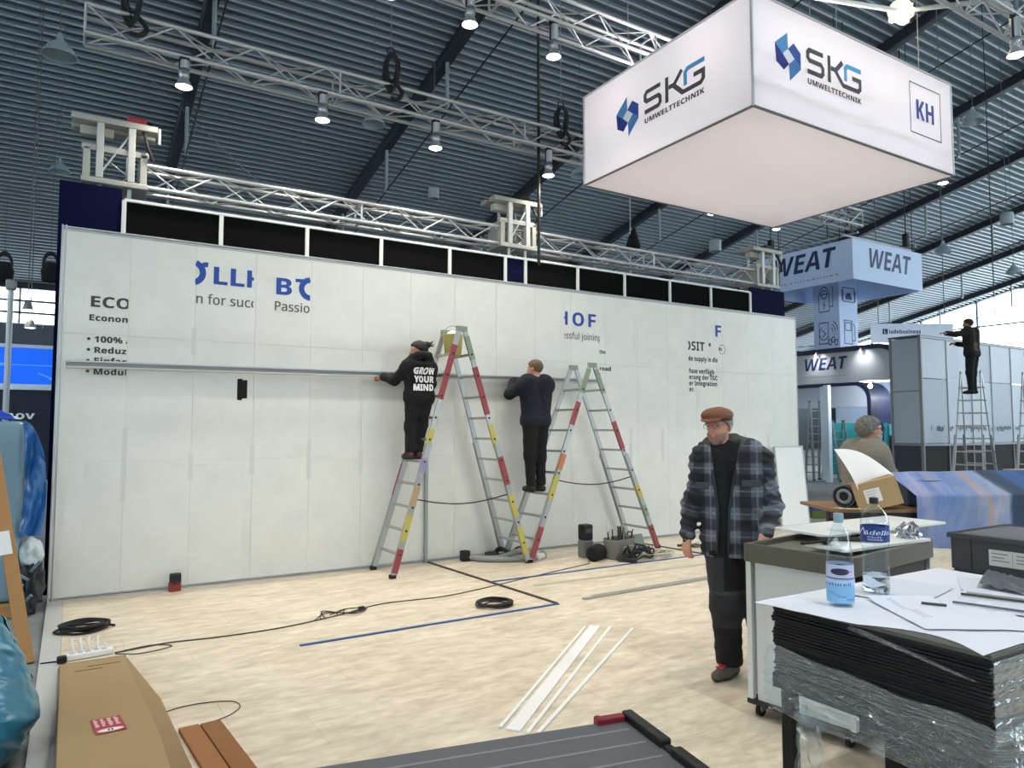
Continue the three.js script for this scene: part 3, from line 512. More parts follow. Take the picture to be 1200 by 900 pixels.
{ const t = thing('white_board_sign', 'blank pale grey hanging board at the right edge of the picture', 'hanging sign', [26.6, 5.6, -7.6]);
  mesh('board', bx(0, 2.2, 0, 1.4, -.08, 0, .01), M(0xb9c0c4, .6), t); for (const x of [.3, 1.9]) mesh('suspension_cable', rod([x, 1.4, -.04], [x, roofY(-7.6) - 5.6, -.04], .015, 5), M(0x40464c, .6), t); }
// ---------------------------------------------------------------- grey modular partition at the right
{
  const X = 17.6, Z = -9.58, t = thing('grey_partition', 'grey modular partition wall on a black base behind the man on the ladder', 'partition', [X, -.035, Z]);
  const xs = [0, 1.18, 2.36, 3.4, 4.5, 5.7, 6.9], pm = M(0xb9c4d0, .5), pd = M(0xa9b4c0, .5);
  for (let i = 0; i + 1 < xs.length; i++) for (const [y0, y1] of [[1.34, 2.92], [2.94, 3.92]]) mesh('grey_panel', bx(xs[i] + .012, xs[i + 1] - .012, y0, y1, -.05, -.01, .004), (i + (y1 > 3)) % 3 ? pm : pd, t);
  for (const x of xs) mesh('frame_post', bx(x - .02, x + .02, 0, 3.97, -.06, .006, .004), steelGrey, t);
  for (const y of [1.3, 3.95]) mesh('frame_rail', bx(0, 6.9, y - .025, y + .025, -.06, .008, .004), steelGrey, t);
  mesh('black_base', bx(.03, 6.88, 0, 1.27, -.05, -.02, .004), M(0x101216, .8), t);
  const sp = [0, -.75]; for (const z of sp) mesh('frame_post', bx(-.03, .02, 0, 3.97, z - .03, z + .02, .004), steelGrey, t);
  for (const [y0, y1] of [[1.34, 2.6], [2.64, 3.92]]) mesh('grey_panel', bx(-.01, .01, y0, y1, -.72, -.04, .004), pd, t); mesh('frame_rail', bx(-.03, .02, 2.6, 2.64, -.75, 0, .004), steelGrey, t); mesh('frame_rail', bx(-.03, .02, 1.28, 1.33, -.75, 0, .004), steelGrey, t);
  mesh('side_base', bx(-.005, .01, 0, 1.28, -.72, -.03), M(0x3a4148, .7), t);
  const scr = canvasTex(1024, 40, g => { g.fillStyle = '#5a646e'; let s = 5; for (let x = 8; x < 1000; ) { s = (s * 31 + 7) % 97; const w = 3 + s % 8; g.fillRect(x, 10 + s % 9, w, 10 + s % 14); x += w + 3 + (s % 5 == 0 ? 40 : 2); } }); print('pencil_marks', 6.4, .22, scr, t, [3.5, 1.72, .0]);
  mesh('sill_strip', bx(-.05, 6.9, 3.97, 3.99, -.8, .02, .004), M(0x6d777f, .5), t);
}
{ const t = thing('work_trestle', 'pale wooden work trestle in front of the grey partition at the right edge', 'trestle', [17.0, -.035, -7.3], -.3); const wm = M(0xb9ad98, .7);
  mesh('top_board', bx(-.1, 2.2, .78, .84, -.3, .3, .008), wm, t); for (const x of [0, 2.0]) for (const z of [-.22, .22]) mesh('leg', rod([x, 0, z * 1.3], [x + .03, .78, z], .035, 8), wm, t); }
// ---------------------------------------------------------------- booths far away in the gap at the left
{
  const t = thing('blue_booth', 'far booth with bright blue backlit banner over a dark navy wall', 'booth', [-3, -.035, -28.5]);
  const blueTex = canvasTex(512, 160, g => { g.fillStyle = '#0a62f0'; g.fillRect(0, 0, 512, 160); g.strokeStyle = '#5ea6ff'; g.lineWidth = 3; for (const [x, y] of [[60, 60], [190, 90], [330, 50], [430, 110]]) { g.beginPath(); g.moveTo(x, y); g.lineTo(x + 30, y + 26); g.lineTo(x + 130, y + 26); g.stroke(); g.beginPath(); g.arc(x + 30, y + 26, 5, 0, 7); g.stroke(); } });
  mesh('banner_sign', bx(-4, 3.2, 3.18, 4.36, -.3, 0, .01), new THREE.MeshStandardMaterial({ map: blueTex, emissive: 0xffffff, emissiveMap: blueTex, emissiveIntensity: .55, roughness: .6 }), t);
  mesh('white_strip', bx(-4, 3.2, 2.98, 3.17, -.3, .02, .01), M(0xd7e6f2, .5), t); mesh('white_strip', bx(-4, 3.2, 4.365, 4.48, -.3, .02, .01), M(0xd7e6f2, .5), t);
  for (let k = 0; k < 4; k++) mesh('navy_panel', bx(-4 + k * 1.8, -2.21 + k * 1.8, 0, 2.97, -.25, -.05, .006), M(0x151b33, .6), t);
  print('lettering', 1.55, .36, canvasTex(400, 96, g => { g.fillStyle = '#e6ebf2'; g.font = 'bold 92px sans-serif'; g.save(); g.scale(1.35, 1); g.fillText('enov', 6, 74); g.restore(); }), t, [1.62, 2.12, -.044]);
  const bl = new THREE.RectAreaLight(0x2a6cff, .6, 7, 1.1); bl.position.set(-.4, 3.77, .06); bl.rotation.y = Math.PI; t.add(bl);
  const far = thing('far_grey_booth', 'grey booth wall far behind the bright blue banner, under the windows', 'booth', [-3, -.035, -33]); for (let k = 0; k < 6; k++) mesh('grey_panel', bx(-4 + k * 1.5, -2.52 + k * 1.5, 0, 5.7, -.1, 0, .01), M(0x5d646b, .7), far);
  for (const [x, lab] of [[-.92, 'upper one of the two small lit lamps before the far windows'], [-.86, 'lower one of the two small lit lamps before the far windows']]) { const y = x < -.9 ? 4.42 : 4.0; const s = thing('stage_lamp', lab, 'lamp', [x, y, -20]); mesh('reflector', lathe([[.03, .2], [.07, .18], [.12, 0], [.11, 0], [0, .1]], 16), lampShell, s); mesh('lamp_glass', lathe([[0, 0], [.1, .005], [0, .02]], 16), bulbMat, s); mesh('suspension_cable', rod([0, .2, 0], [0, roofY(-20) - y, 0], .012, 5), wireGrey, s); const l = spotLight(s, -.03, 4); }
}
// ---------------------------------------------------------------- ladders
const ladRail = M(0xa9acac, .4, .6), red = M(0x8c3a40, .55), yellow = M(0xb3ab55, .55), orange = M(0xb5714c, .55), violet = M(0x8a86a4, .55), greenGrey = M(0x84907c, .5, .3);
// A-frame ladder: local x runs along the spread, z across; rungs run along z. stickers: [leg, rail, from, to, material], fractions of the height
function ladder(label, pos, turn, { spread = 1.8, h = 2.85, wB = .56, wT = .42, n = 9, stickers = [], strapAt = .3, group, foot = black }) {
  const t = thing('folding_ladder', label, 'ladder', pos, turn, group);
  for (const s of [-1, 1]) {
    const P0 = (f, z) => [s * spread / 2 * (1 - f) + s * .035, h * f, z * (wB + (wT - wB) * f) / 2];
    for (const z of [-1, 1]) {
      const r = mesh('rail', beamBox(P0(.015, z), P0(1, z), .026, .062, [1, 0, 0]), ladRail, t);
      mesh('outer_rail', beamBox([P0(.01, z)[0], P0(.01, z)[1], P0(.01, z)[2] + z * .03], [P0(.52, z)[0], P0(.52, z)[1], P0(.52, z)[2] + z * .03], .026, .066, [1, 0, 0]), M(0x9ea2a3, .42, .6), t);
      mesh('foot', at(rbox(.08, .05, .05, .012), P0(0, z)[0], .024, P0(0, z)[2] + z * .018), foot, t);
      for (const [leg, rail, a, b, m] of stickers) if (leg === s && rail === z) { const off = (a < .5 ? .03 : 0) * z; mesh('sticker', beamBox([P0(a, z)[0], P0(a, z)[1], P0(a, z)[2] + off], [P0(b, z)[0], P0(b, z)[1], P0(b, z)[2] + off], .03, .069, [1, 0, 0]), m, r); }
      for (let k = 1; k <= n; k += 1) { const f = k / (n + 1.2); mesh('rung_cap', at(new THREE.SphereGeometry(.013, 8, 6), P0(f, z)[0], P0(f, z)[1], P0(f, z)[2] + z * (f < .52 ? .046 : .017)), black, r); }
    }
    for (let k = 1; k <= n; k++) { const f = k / (n + 1.2); mesh('rung', beamBox(P0(f, -1), P0(f, 1), .034, .03, [0, 1, 0]), ladRail, t); }
  }
  for (const z of [-1, 1]) mesh('hinge', at(rbox(.15, .07, .034, .012), 0, h + .0, z * wT / 2), greenGrey, t);
  if (strapAt) { const f = strapAt, x = spread / 2 * (1 - f) + .035, zz = (wB + (wT - wB) * f) / 2; for (const z of [1]) mesh('spread_strap', tube([[-x, h * f, z * zz], [-x * .5, h * f - .06, z * zz], [0, h * f - .085, z * zz], [x * .5, h * f - .06, z * zz], [x, h * f, z * zz]], .008, 30, 6), cableBlack, t); }
  return t;
}
const lad1 = ladder('tall aluminium step ladder with red and yellow paint marks, the woman stands on it', [3.99, 0, -7.84], 0, { spread: 1.72, h: 2.86, strapAt: .3, n: 10,
  stickers: [[-1, -1, .30, .43, red], [-1, 1, .02, .11, red], [-1, 1, .14, .24, yellow], [-1, 1, .27, .35, M(0xa98f70, .6)], [-1, 1, .4, .46, violet], [-1, 1, .5, .58, yellow], [-1, 1, .7, .93, red], [1, 1, .04, .16, yellow], [1, 1, .2, .3, yellow], [1, 1, .34, .46, red], [1, 1, .5, .6, yellow], [1, 1, .64, .84, red], [1, 1, .87, .97, greenGrey], [1, -1, .05, .12, greenGrey]] });
const lad2 = ladder('aluminium step ladder with orange and red marks, the man in dark blue stands on it', [5.97, 0, -7.84], 0, { spread: 2.05, h: 2.51, strapAt: .40, n: 8,
  stickers: [[-1, 1, .02, .17, red], [-1, 1, .3, .42, yellow], [-1, 1, .45, .53, orange], [-1, 1, .68, .8, red], [1, 1, .01, .13, red], [1, 1, .18, .24, greenGrey], [1, 1, .28, .36, yellow], [1, 1, .55, .7, red], [1, 1, .85, .98, greenGrey], [-1, 1, .85, .98, greenGrey], [-1, -1, .1, .2, greenGrey]] });
const lad3 = ladder('plain aluminium step ladder in front of the grey partition, with a man on it', [17.8, -.035, -8.55], .25, { spread: 1.5, h: 3.0, n: 9, wB: .62, wT: .4, strapAt: 0 });
ladder('dark step ladder inside the arched booth in front of the teal glass', [21.6, -.035, -14.55], 1.2, { spread: .9, h: 1.95, n: 6, strapAt: 0 });
ladder('folded up tall ladder leaning inside the arched booth at the edge of the white wall', [21.2, -.035, -15.1], 1.4, { spread: .3, h: 2.6, n: 9, strapAt: 0 });
ladder('small step ladder behind the grey haired man under the navy arch', [20.4, -.035, -11.65], .6, { spread: .8, h: 1.9, n: 6, strapAt: 0 });
{ // bucket hung at the top of the tall ladder
  const t = thing('tool_bucket', 'olive yellow bucket hung at the top of the tall step ladder', 'bucket', [3.99, 2.56, -7.86]);
  mesh('bucket_wall', lathe([[0, .0], [.1, 0], [.125, .24], [.132, .25], [.12, .25], [.115, .22], [.09, .015], [0, .01]], 24), M(0xaaa05a, .5), t); mesh('handle', new THREE.TorusGeometry(.122, .005, 6, 24, Math.PI).translate(0, .24, 0), steelGrey, t);
  mesh('white_rag', new THREE.IcosahedronGeometry(.075, 2).scale(1, .8, 1).translate(-.02, .24, .02), white, t); }
{ // the long rail the two workers hold against the wall
  const t = thing('long_rail', 'long aluminium rail held horizontally against the white wall by two workers', 'rail', [0, 0, 0]);
  const g = (dy, hh, dz) => beamBox([-.05, 2.285 + dy, -8.19 + dz], [6.5, 2.345 + dy, -8.19 + dz], .05, hh);
  const rm = M(0xc4c6c5, .45, .15); mesh('profile_lip', g(.028, .018, .01), rm, t); mesh('profile_web', g(0, .04, -.012), M(0x8c8f8f, .5, .2), t); mesh('profile_lip', g(-.028, .018, .01), rm, t); }
tag(mesh('wall_post', bx(3.79, 3.83, 0, 1.34, WZ + .008, WZ + .05, .004), aluDull), 'upright aluminium post on the white wall below the woman on the ladder', 'post');
// ---------------------------------------------------------------- people: smooth-joined capsules meshed by surface nets
function sdfGeo(f, lo, hi, cell, color) {
  const n = [0, 1, 2].map(i => Math.ceil((hi[i] - lo[i]) / cell) + 2), [nx, ny, nz] = n, S = new Float32Array(nx * ny * nz), id = (i, j, k) => (k * ny + j) * nx + i;
  for (let k = 0; k < nz; k++) for (let j = 0; j < ny; j++) for (let i = 0; i < nx; i++) S[id(i, j, k)] = f(lo[0] + i * cell, lo[1] + j * cell, lo[2] + k * cell);
  const vi = new Int32Array(nx * ny * nz).fill(-1), pos = [], col = [], ix = [];
  for (let k = 0; k < nz - 1; k++) for (let j = 0; j < ny - 1; j++) for (let i = 0; i < nx - 1; i++) {
    let c = 0, x = 0, y = 0, z = 0; const s = []; let m = 0; for (let q = 0; q < 8; q++) { const v = S[id(i + (q & 1), j + (q >> 1 & 1), k + (q >> 2))]; s.push(v); if (v < 0) m++; }
    if (m === 0 || m === 8) continue;
    for (let a = 0; a < 8; a++) for (const b of [1, 2, 4]) if (!(a & b)) { const u = s[a], v = s[a | b]; if (u < 0 !== v < 0) { const t = u / (u - v); c++; x += (a & 1) + (b === 1 ? t : 0); y += (a >> 1 & 1) + (b === 2 ? t : 0); z += (a >> 2) + (b === 4 ? t : 0); } }
    vi[id(i, j, k)] = pos.length / 3; const X = lo[0] + (i + x / c) * cell, Y = lo[1] + (j + y / c) * cell, Z = lo[2] + (k + z / c) * cell; pos.push(X, Y, Z); const q = color(X, Y, Z); col.push(q[0], q[1], q[2]);
  }
  for (let k = 1; k < nz - 1; k++) for (let j = 1; j < ny - 1; j++) for (let i = 1; i < nx - 1; i++) {
    const a = S[id(i, j, k)]; const quad = (b, w) => { if (a < 0 === b < 0) return; const r = a < 0 ? w : [w[0], w[3], w[2], w[1]]; if (r.some(v => v < 0)) return; ix.push(r[0], r[1], r[2], r[0], r[2], r[3]); };
    quad(S[id(i + 1, j, k)], [vi[id(i, j - 1, k - 1)], vi[id(i, j, k - 1)], vi[id(i, j, k)], vi[id(i, j - 1, k)]]);
    quad(S[id(i, j + 1, k)], [vi[id(i - 1, j, k - 1)], vi[id(i - 1, j, k)], vi[id(i, j, k)], vi[id(i, j, k - 1)]]);
    quad(S[id(i, j, k + 1)], [vi[id(i - 1, j - 1, k)], vi[id(i, j - 1, k)], vi[id(i, j, k)], vi[id(i - 1, j, k)]]);
  }
  const g = new THREE.BufferGeometry(); g.setAttribute('position', new THREE.Float32BufferAttribute(pos, 3)); g.setAttribute('color', new THREE.Float32BufferAttribute(col, 3)); g.setIndex(ix); g.computeVertexNormals(); return g;
}
const cap = (a, b, ra, rb = ra) => [a[0], a[1], a[2], b[0] - a[0], b[1] - a[1], b[2] - a[2], ra, rb - ra, 1 / Math.max(1e-9, (b[0] - a[0]) ** 2 + (b[1] - a[1]) ** 2 + (b[2] - a[2]) ** 2)];
function dCap(c, x, y, z) { const px = x - c[0], py = y - c[1], pz = z - c[2]; let t = (px * c[3] + py * c[4] + pz * c[5]) * c[8]; t = t < 0 ? 0 : t > 1 ? 1 : t; const dx = px - t * c[3], dy = py - t * c[4], dz = pz - t * c[5]; return Math.sqrt(dx * dx + dy * dy + dz * dz) - c[6] - t * c[7]; }
const smin = (a, b, k) => { const h = Math.max(k - Math.abs(a - b), 0) / k; return Math.min(a, b) - h * h * k * .25; };
const dCaps = (cs, k) => (x, y, z) => { let d = 9; for (const c of cs) { const e = dCap(c, x, y, z); d = d > 8 ? e : smin(d, e, k); } return d; };
const dEll = (x, y, z, c, r) => { const px = x - c[0], py = y - c[1], pz = z - c[2], k0 = Math.hypot(px / r[0], py / r[1], pz / r[2]), k1 = Math.hypot(px / r[0] ** 2, py / r[1] ** 2, pz / r[2] ** 2); return k1 < 1e-9 ? -Math.min(...r) : k0 * (k0 - 1) / k1; };
const boundsOf = (cs, m) => { const lo = [9, 9, 9], hi = [-9, -9, -9]; for (const c of cs) for (const t of [0, 1]) for (let i = 0; i < 3; i++) { const v = c[i] + t * c[3 + i], r = Math.max(c[6], c[6] + c[7]) + m; lo[i] = Math.min(lo[i], v - r); hi[i] = Math.max(hi[i], v + r); } return [lo, hi]; };
const lin = hex => { const c = new THREE.Color(hex); return [c.r, c.g, c.b]; };
const add = (a, b, s = 1) => [a[0] + b[0] * s, a[1] + b[1] * s, a[2] + b[2] * s], lerp3 = (a, b, t) => [a[0] + (b[0] - a[0]) * t, a[1] + (b[1] - a[1]) * t, a[2] + (b[2] - a[2]) * t];
const nrm = a => { const l = Math.hypot(...a) || 1; return a.map(v => v / l); }, crs = (a, b) => [a[1] * b[2] - a[2] * b[1], a[2] * b[0] - a[0] * b[2], a[0] * b[1] - a[1] * b[0]];
const vcMat = (rough = .85, extra = {}) => new THREE.MeshStandardMaterial({ vertexColors: true, roughness: rough, ...extra });
const skinMat = vcMat(.55), clothMat = vcMat(.92), hairMat = vcMat(.7);
function handCaps(w, d, n, side, curl) {            // wrist, finger direction, palm normal (fingers curl towards it), thumb side vector
  d = nrm(d); n = nrm(add(n, d, -(n[0] * d[0] + n[1] * d[1] + n[2] * d[2]))); const s = crs(d, n).map(v => v * side); const at3 = (a, b, c) => add(add(add(w, d, a), s, b), n, c), cs = [];
  const fl = [[.030, .072], [.010, .08], [-.010, .075], [-.029, .06]];
  for (const [o, L] of fl) {
    cs.push(cap(at3(.0, o * .55, 0), at3(.088, o, 0), .016, .0125)); let p = at3(.088, o, 0), a = curl * .6;
    for (const [f, r] of [[.45, .0098], [.32, .009], [.25, .008]]) { const q = add(add(p, d, Math.cos(a) * L * f), n, Math.sin(a) * L * f); cs.push(cap(p, q, r, r * .93)); p = q; a += curl; }
  }
  const t0 = at3(.02, .028, .008), t1 = at3(.055, .052, .018), t2 = at3(.082, .055 - curl * .012, .028 + curl * .012); cs.push(cap(t0, t1, .014, .0115), cap(t1, t2, .0108, .009)); return cs;
}
// o.j: joints in local metres (x = the person's left, y up, z the way the body faces)
function person(label, pos, turn, o) {
  const t = thing('person', label, 'person', pos, turn), J = o.j, skin = lin(o.skin ?? 0xc98f75), s = o.slim ?? 1;
  const pel = lerp3(J.hipL, J.hipR, .5), nk = J.neck, H = J.head;
  const torso = (g) => [cap(add(J.hipL, [0, .04, 0]), add(J.hipR, [0, .04, 0]), .105 * s + g), cap(lerp3(J.hipL, pel, .3), lerp3(J.shL, nk, .35), .095 * s + g, .1 * s + g), cap(lerp3(J.hipR, pel, .3), lerp3(J.shR, nk, .35), .095 * s + g, .1 * s + g), cap(J.shL, J.shR, .058 * s + g), cap(add(lerp3(J.shL, J.shR, .5), [0, -.02, 0]), add(nk, [0, .01, 0]), .075 * s + g * .6, .056)];
  const arms = (g, f = 1) => ['L', 'R'].flatMap(q => [cap(J['sh' + q], J['el' + q], .056 * s + g, .044 * s + g), cap(J['el' + q], lerp3(J['el' + q], J['wr' + q], f), .042 * s + g, .031 * s + g * 1.0)]);
  const legs = (g, f = 1) => ['L', 'R'].flatMap(q => [cap(J['hip' + q], J['kn' + q], .088 * s + g, .058 * s + g), cap(J['kn' + q], lerp3(J['kn' + q], J['an' + q], f), .056 * s + g, .04 * s + g * (o.cuff ?? 1.3))]);
  // body: one continuous skin
  const yaw = o.yaw ?? 0, pit = o.pitch ?? 0, cy = Math.cos(yaw), sy = Math.sin(yaw), cp = Math.cos(pit), sp = Math.sin(pit), hs = o.headScale ?? 1;
  const toH = (x, y, z) => { const a = (x - H[0]) / hs, b = (y - H[1]) / hs, c = (z - H[2]) / hs; const x1 = a * cy - c * sy, z1 = a * sy + c * cy; return [x1, b * cp + z1 * sp, z1 * cp - b * sp]; };
  const headD = (h) => {
    const [x, y, z] = h; let d = dEll(x, y, z, [0, .03, -.012], [.077, .088, .098]); d = smin(d, dEll(x, y, z, [0, -.035, .02], [.06, .086, .074]), .03);
    d = smin(d, Math.hypot(x, y + .095, z - .052) - .024, .03); d = smin(d, dCap(headD.nose, x, y, z), .014); d = smin(d, dCap(headD.brow, x, y, z), .02); d = smin(d, dCap(headD.lip, x, y, z), .008);
    const ax = Math.abs(x); d = -smin(-d, Math.hypot(ax - .031, y - .006, z - .1) - .013, .012); d = Math.min(d, Math.hypot(ax - .031, y - .004, z - .077) - .0122);
    d = smin(d, dEll(ax, y, z, [.078, -.002, -.012], [.011, .031, .02]), .008); return smin(d, dCap(headD.neck, x, y, z), .03);
  };
  headD.nose = cap([0, .004, .088], [0, -.036, .107], .009, .0145); headD.brow = cap([-.034, .024, .079], [.034, .024, .079], .011); headD.lip = cap([-.021, -.063, .08], [.021, -.063, .08], .0085); headD.neck = cap([0, -.06, -.02], [0, -.16, -.04], .052, .054);
  const headCol = (X, Y, Z) => { const [x, y, z] = toH(X, Y, Z), ax = Math.abs(x);
    const e = Math.hypot(ax - .031, y - .004, z - .077); if (e < .0132 && z > .083) return Math.hypot(ax - .031, y - .004) < .006 ? [.02, .02, .02] : [.3, .28, .26];
    if (dCap(headD.lip, x, y, z) < .002 && z > .075) return [skin[0] * .8, skin[1] * .55, skin[2] * .55]; const b = dCap(headD.nose, x, y, z) < .004 ? .9 : 1; return [skin[0], skin[1] * b, skin[2] * b]; };
  const parts = [], limb = [...torso(-.012), ...arms(-.006), ...legs(-.008), cap(add(nk, [0, -.03, 0]), add(H, [0, -.09, -.015]), .056, .054)];
  for (const q of ['L', 'R']) limb.push(cap(lerp3(J['el' + q], J['wr' + q], .8), J['wr' + q], .03, .027));
  const bl = boundsOf(limb, .03); parts.push(sdfGeo(dCaps(limb, .04), bl[0], bl[1], .016, () => skin));
  const R = .17 * hs; parts.push(sdfGeo((x, y, z) => headD(toH(x, y, z)) * hs, add(H, [-R, -R, -R]), add(H, [R, R, R]), o.headCell ?? .006, headCol));
  for (const q of ['L', 'R']) { const hd = o['hand' + q]; const cs = handCaps(J['wr' + q], hd.d, hd.n, q === 'L' ? 1 : -1, hd.curl ?? .5); cs.push(cap(add(J['wr' + q], nrm(hd.d), -.05), J['wr' + q], .027, .024)); const b = boundsOf(cs, .01); parts.push(sdfGeo(dCaps(cs, .007), b[0], b[1], o.handCell ?? .0045, () => skin)); }
  const merged = mergeGeometries(parts); mesh('body', merged, skinMat, t);
  // clothing
  const wr = (amp, fx = 14) => (x, y, z) => amp * noise.noise(x * fx, y * fx * 1.7, z * fx) + amp * .5 * noise.noise(x * fx * 2.3, y * fx * 3, z * fx * 2.3 + 5);
  const cl = (name, cs, k, cut, color, cell, wrk, mat = clothMat) => { const b = boundsOf(cs, .05), f = dCaps(cs, k), w = wrk ?? wr(.006); return mesh(name, sdfGeo((x, y, z) => { const d = f(x, y, z); return Math.abs(d) > .08 ? d : Math.max(d + w(x, y, z), cut ? cut(x, y, z) : -9); }, b[0], b[1], cell, color), mat, t); };
  const C = o.cell ?? .012, tg = o.topG ?? .022;
  const topCol = typeof o.top === 'function' ? o.top(J) : (() => { const c = lin(o.top); return () => c; })();
  const hem = o.hem ?? pel[1] - .03;
  if (o.inner) { const c = lin(o.inner); cl('sweater', [...torso(tg - .012), cap(add(nk, [0, -.04, 0]), add(nk, [0, .0, .005]), .075, .068)], .05, (x, y, z) => hem + .06 - y, () => c, C); }
  const topCaps = [...torso(tg), ...arms(tg * (o.sleeve ?? .8), o.sleeveLen ?? .97)];
  if (o.hood) { const hc = add(nk, [0, .04, -.03]); for (let i = 0; i < 8; i++) { const a0 = .2 + i / 8 * (2 * Math.PI - .4) + Math.PI / 2, a1 = .2 + (i + 1) / 8 * (2 * Math.PI - .4) + Math.PI / 2, q = a => add(hc, [Math.cos(a) * .1, -.03 * Math.sin(a) + (Math.sin(a) < 0 ? .012 : 0), Math.sin(a) * .09]); topCaps.push(cap(q(a0), q(a1), .036)); } topCaps.push(cap(add(nk, [-.05, -.05, -.11]), add(nk, [.05, -.05, -.11]), .05)); }
  if (o.skirt) topCaps.push(cap(add(pel, [-.06, -.02, 0]), add(pel, [-.075, hem - pel[1], .0]), .115 + tg), cap(add(pel, [.06, -.02, 0]), add(pel, [.075, hem - pel[1], .0]), .115 + tg));
  const topM = cl(o.topName ?? 'sweater', topCaps, .045, (x, y, z) => { let c = hem - y; if (o.open) c = Math.max(c, o.open(x, y, z)); return c; }, topCol, o.topCell ?? C, o.topW);
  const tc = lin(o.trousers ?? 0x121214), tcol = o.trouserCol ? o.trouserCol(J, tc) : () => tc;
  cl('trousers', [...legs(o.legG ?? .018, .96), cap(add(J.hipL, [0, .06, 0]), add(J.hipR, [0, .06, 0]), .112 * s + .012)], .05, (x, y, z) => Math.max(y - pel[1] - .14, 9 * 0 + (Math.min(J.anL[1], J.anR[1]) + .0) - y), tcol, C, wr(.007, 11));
  for (const q of ['L', 'R']) { const a = J['an' + q], d = nrm(o['toe' + q] ?? [0, 0, 1]), f0 = a[1] - .085, sd = [d[2], 0, -d[0]]; const h = add([a[0], f0 + .042, a[2]], d, -.045), b = add([a[0], f0 + .034, a[2]], d, .15), m = add([a[0], f0 + .075, a[2]], d, .02);
    const cs = [cap(h, lerp3(h, b, .55), .042, .046), cap(lerp3(h, b, .55), b, .047, .036), cap(add(a, [0, -.005, 0]), m, .043, .045)]; const bb = boundsOf(cs, .02), F = dCaps(cs, .03), sc = lin(o.shoe ?? 0x141416), so = lin(o.sole ?? 0x0c0c0c);
    const shoe = mesh('shoe', sdfGeo((x, y, z) => Math.max(F(x, y, z), f0 - y), bb[0], bb[1], .008, (x, y, z) => y < f0 + .022 ? so : sc), vcMat(.7), t);
    if (o.laces) { const g = []; for (let i = 0; i < 4; i++) { const c = add(add([a[0], f0 + .118 - i * .012, a[2]], d, .038 + i * .023), [0, .0, 0]); g.push(rod(add(c, sd, -.026), add(add(c, sd, .026), d, .012), .0042, 6), rod(add(c, sd, .026), add(add(c, sd, -.026), d, .012), .0042, 6)); } const c = add([a[0], f0 + .118, a[2]], d, .04); g.push(tube([c, add(add(c, sd, .03), [0, .018, 0]), add(add(c, sd, .05), [0, -.01, 0]), add(add(c, sd, .02), d, .01)], .0035, 16, 5), tube([c, add(add(c, sd, -.03), [0, .018, 0]), add(add(c, sd, -.05), [0, -.01, 0]), add(add(c, sd, -.02), d, .01)], .0035, 16, 5)); mesh('laces', merge(g), M(o.laces, .8), shoe); } }
  // head gear
  const hh = (name, fn, col, cell, mat = hairMat, par = t) => { const c = lin(col), Q = .21 * hs; return mesh(name, sdfGeo((x, y, z) => fn(toH(x, y, z)) * hs, add(H, [-Q, -Q, -Q]), add(H, [Q, Q, Q]), cell, (x, y, z) => { const n = 1 + .22 * noise.noise(x * 90, y * 40, z * 90); return c.map(v => v * n); }), mat, par); };
  if (o.hair) { const k = o.hairThick ?? .012; hh('hair', ([x, y, z]) => { let d = dEll(x, y, z, [0, .03, -.012], [.079 + k, .09 + k, .1 + k]) + (o.hairAmp ?? .006) * noise.noise(x * 55, y * 40, z * 55); d = Math.max(d, (.8 * z + (o.hairline ?? 0) - y) * .78, dEll(x, y, z, [0, .03, -.012], [.07, .08, .09]) * -1);
    if (o.bun) { d = smin(d, dEll(x, y, z, [0, .085, -.115], [.048, .045, .05]) + .008 * noise.noise(x * 50, y * 50, z * 50), .012); for (const c of o.bun) d = smin(d, dCap(c, x, y, z), .012); } return d; }, o.hair, .007); }
  if (o.beard) hh('beard', ([x, y, z]) => { let d = dEll(x, y, z, [0, -.045, .028], [.064, .088, .075]) + .003 * noise.noise(x * 80, y * 60, z * 80); d = smin(d, Math.hypot(x, y + .098, z - .055) - .03, .02); d = Math.max(d, y + (o.beardTop ?? .06) - Math.abs(x) * .3, .012 - z); return Math.max(d, -(Math.hypot(x * .7, (y + .063) * 1.6, z - .09) - .016)); }, o.beard, .006);
  if (o.cap) { const c = o.cap; const cm = hh('flat_cap', ([x, y, z]) => { let d = dEll(x, y, z, [0, .075, .012], [.104, .056, .128]); d = Math.max(d, .052 + z * .0 - y); d = smin(d, dEll(x, y, z, [0, .058 - Math.max(0, z - .08) * .25, .108], [.074, .011, .058]), .012); return Math.max(d, -dEll(x, y, z, [0, .03, -.012], [.075, .086, .096])); }, c, .006);
    hh('cap_band', ([x, y, z]) => Math.max(dEll(x, y, z, [0, .04, .004], [.095, .1, .112]), .038 - y, y - .058, -dEll(x, y, z, [0, .03, -.012], [.077, .088, .098])), 0x3a2a24, .006, hairMat, cm); }
  if (o.glasses) { const g = [], pt = (x, y, z) => { const y1 = y * cp - z * sp, z1 = z * cp + y * sp; return add(H, [(x * cy + z1 * sy) * hs, y1 * hs, (-x * sy + z1 * cy) * hs]); };
    for (const q of [-1, 1]) { const ring = []; for (let i = 0; i < 12; i++) { const a = i / 12 * 2 * Math.PI; ring.push(pt(q * .033 + Math.cos(a) * .026, .004 + Math.sin(a) * .019, .104)); } g.push(tube(ring, o.glasses, 30, 5, true), rod(pt(q * .058, .01, .102), pt(q * .083, .012, -.01), o.glasses, 5)); } g.push(rod(pt(-.008, .008, .106), pt(.008, .008, .106), o.glasses, 5)); mesh('glasses', merge(g), M(o.glassCol ?? 0x161618, .4), t); }
  return { t, topM, caps: topCaps };
}
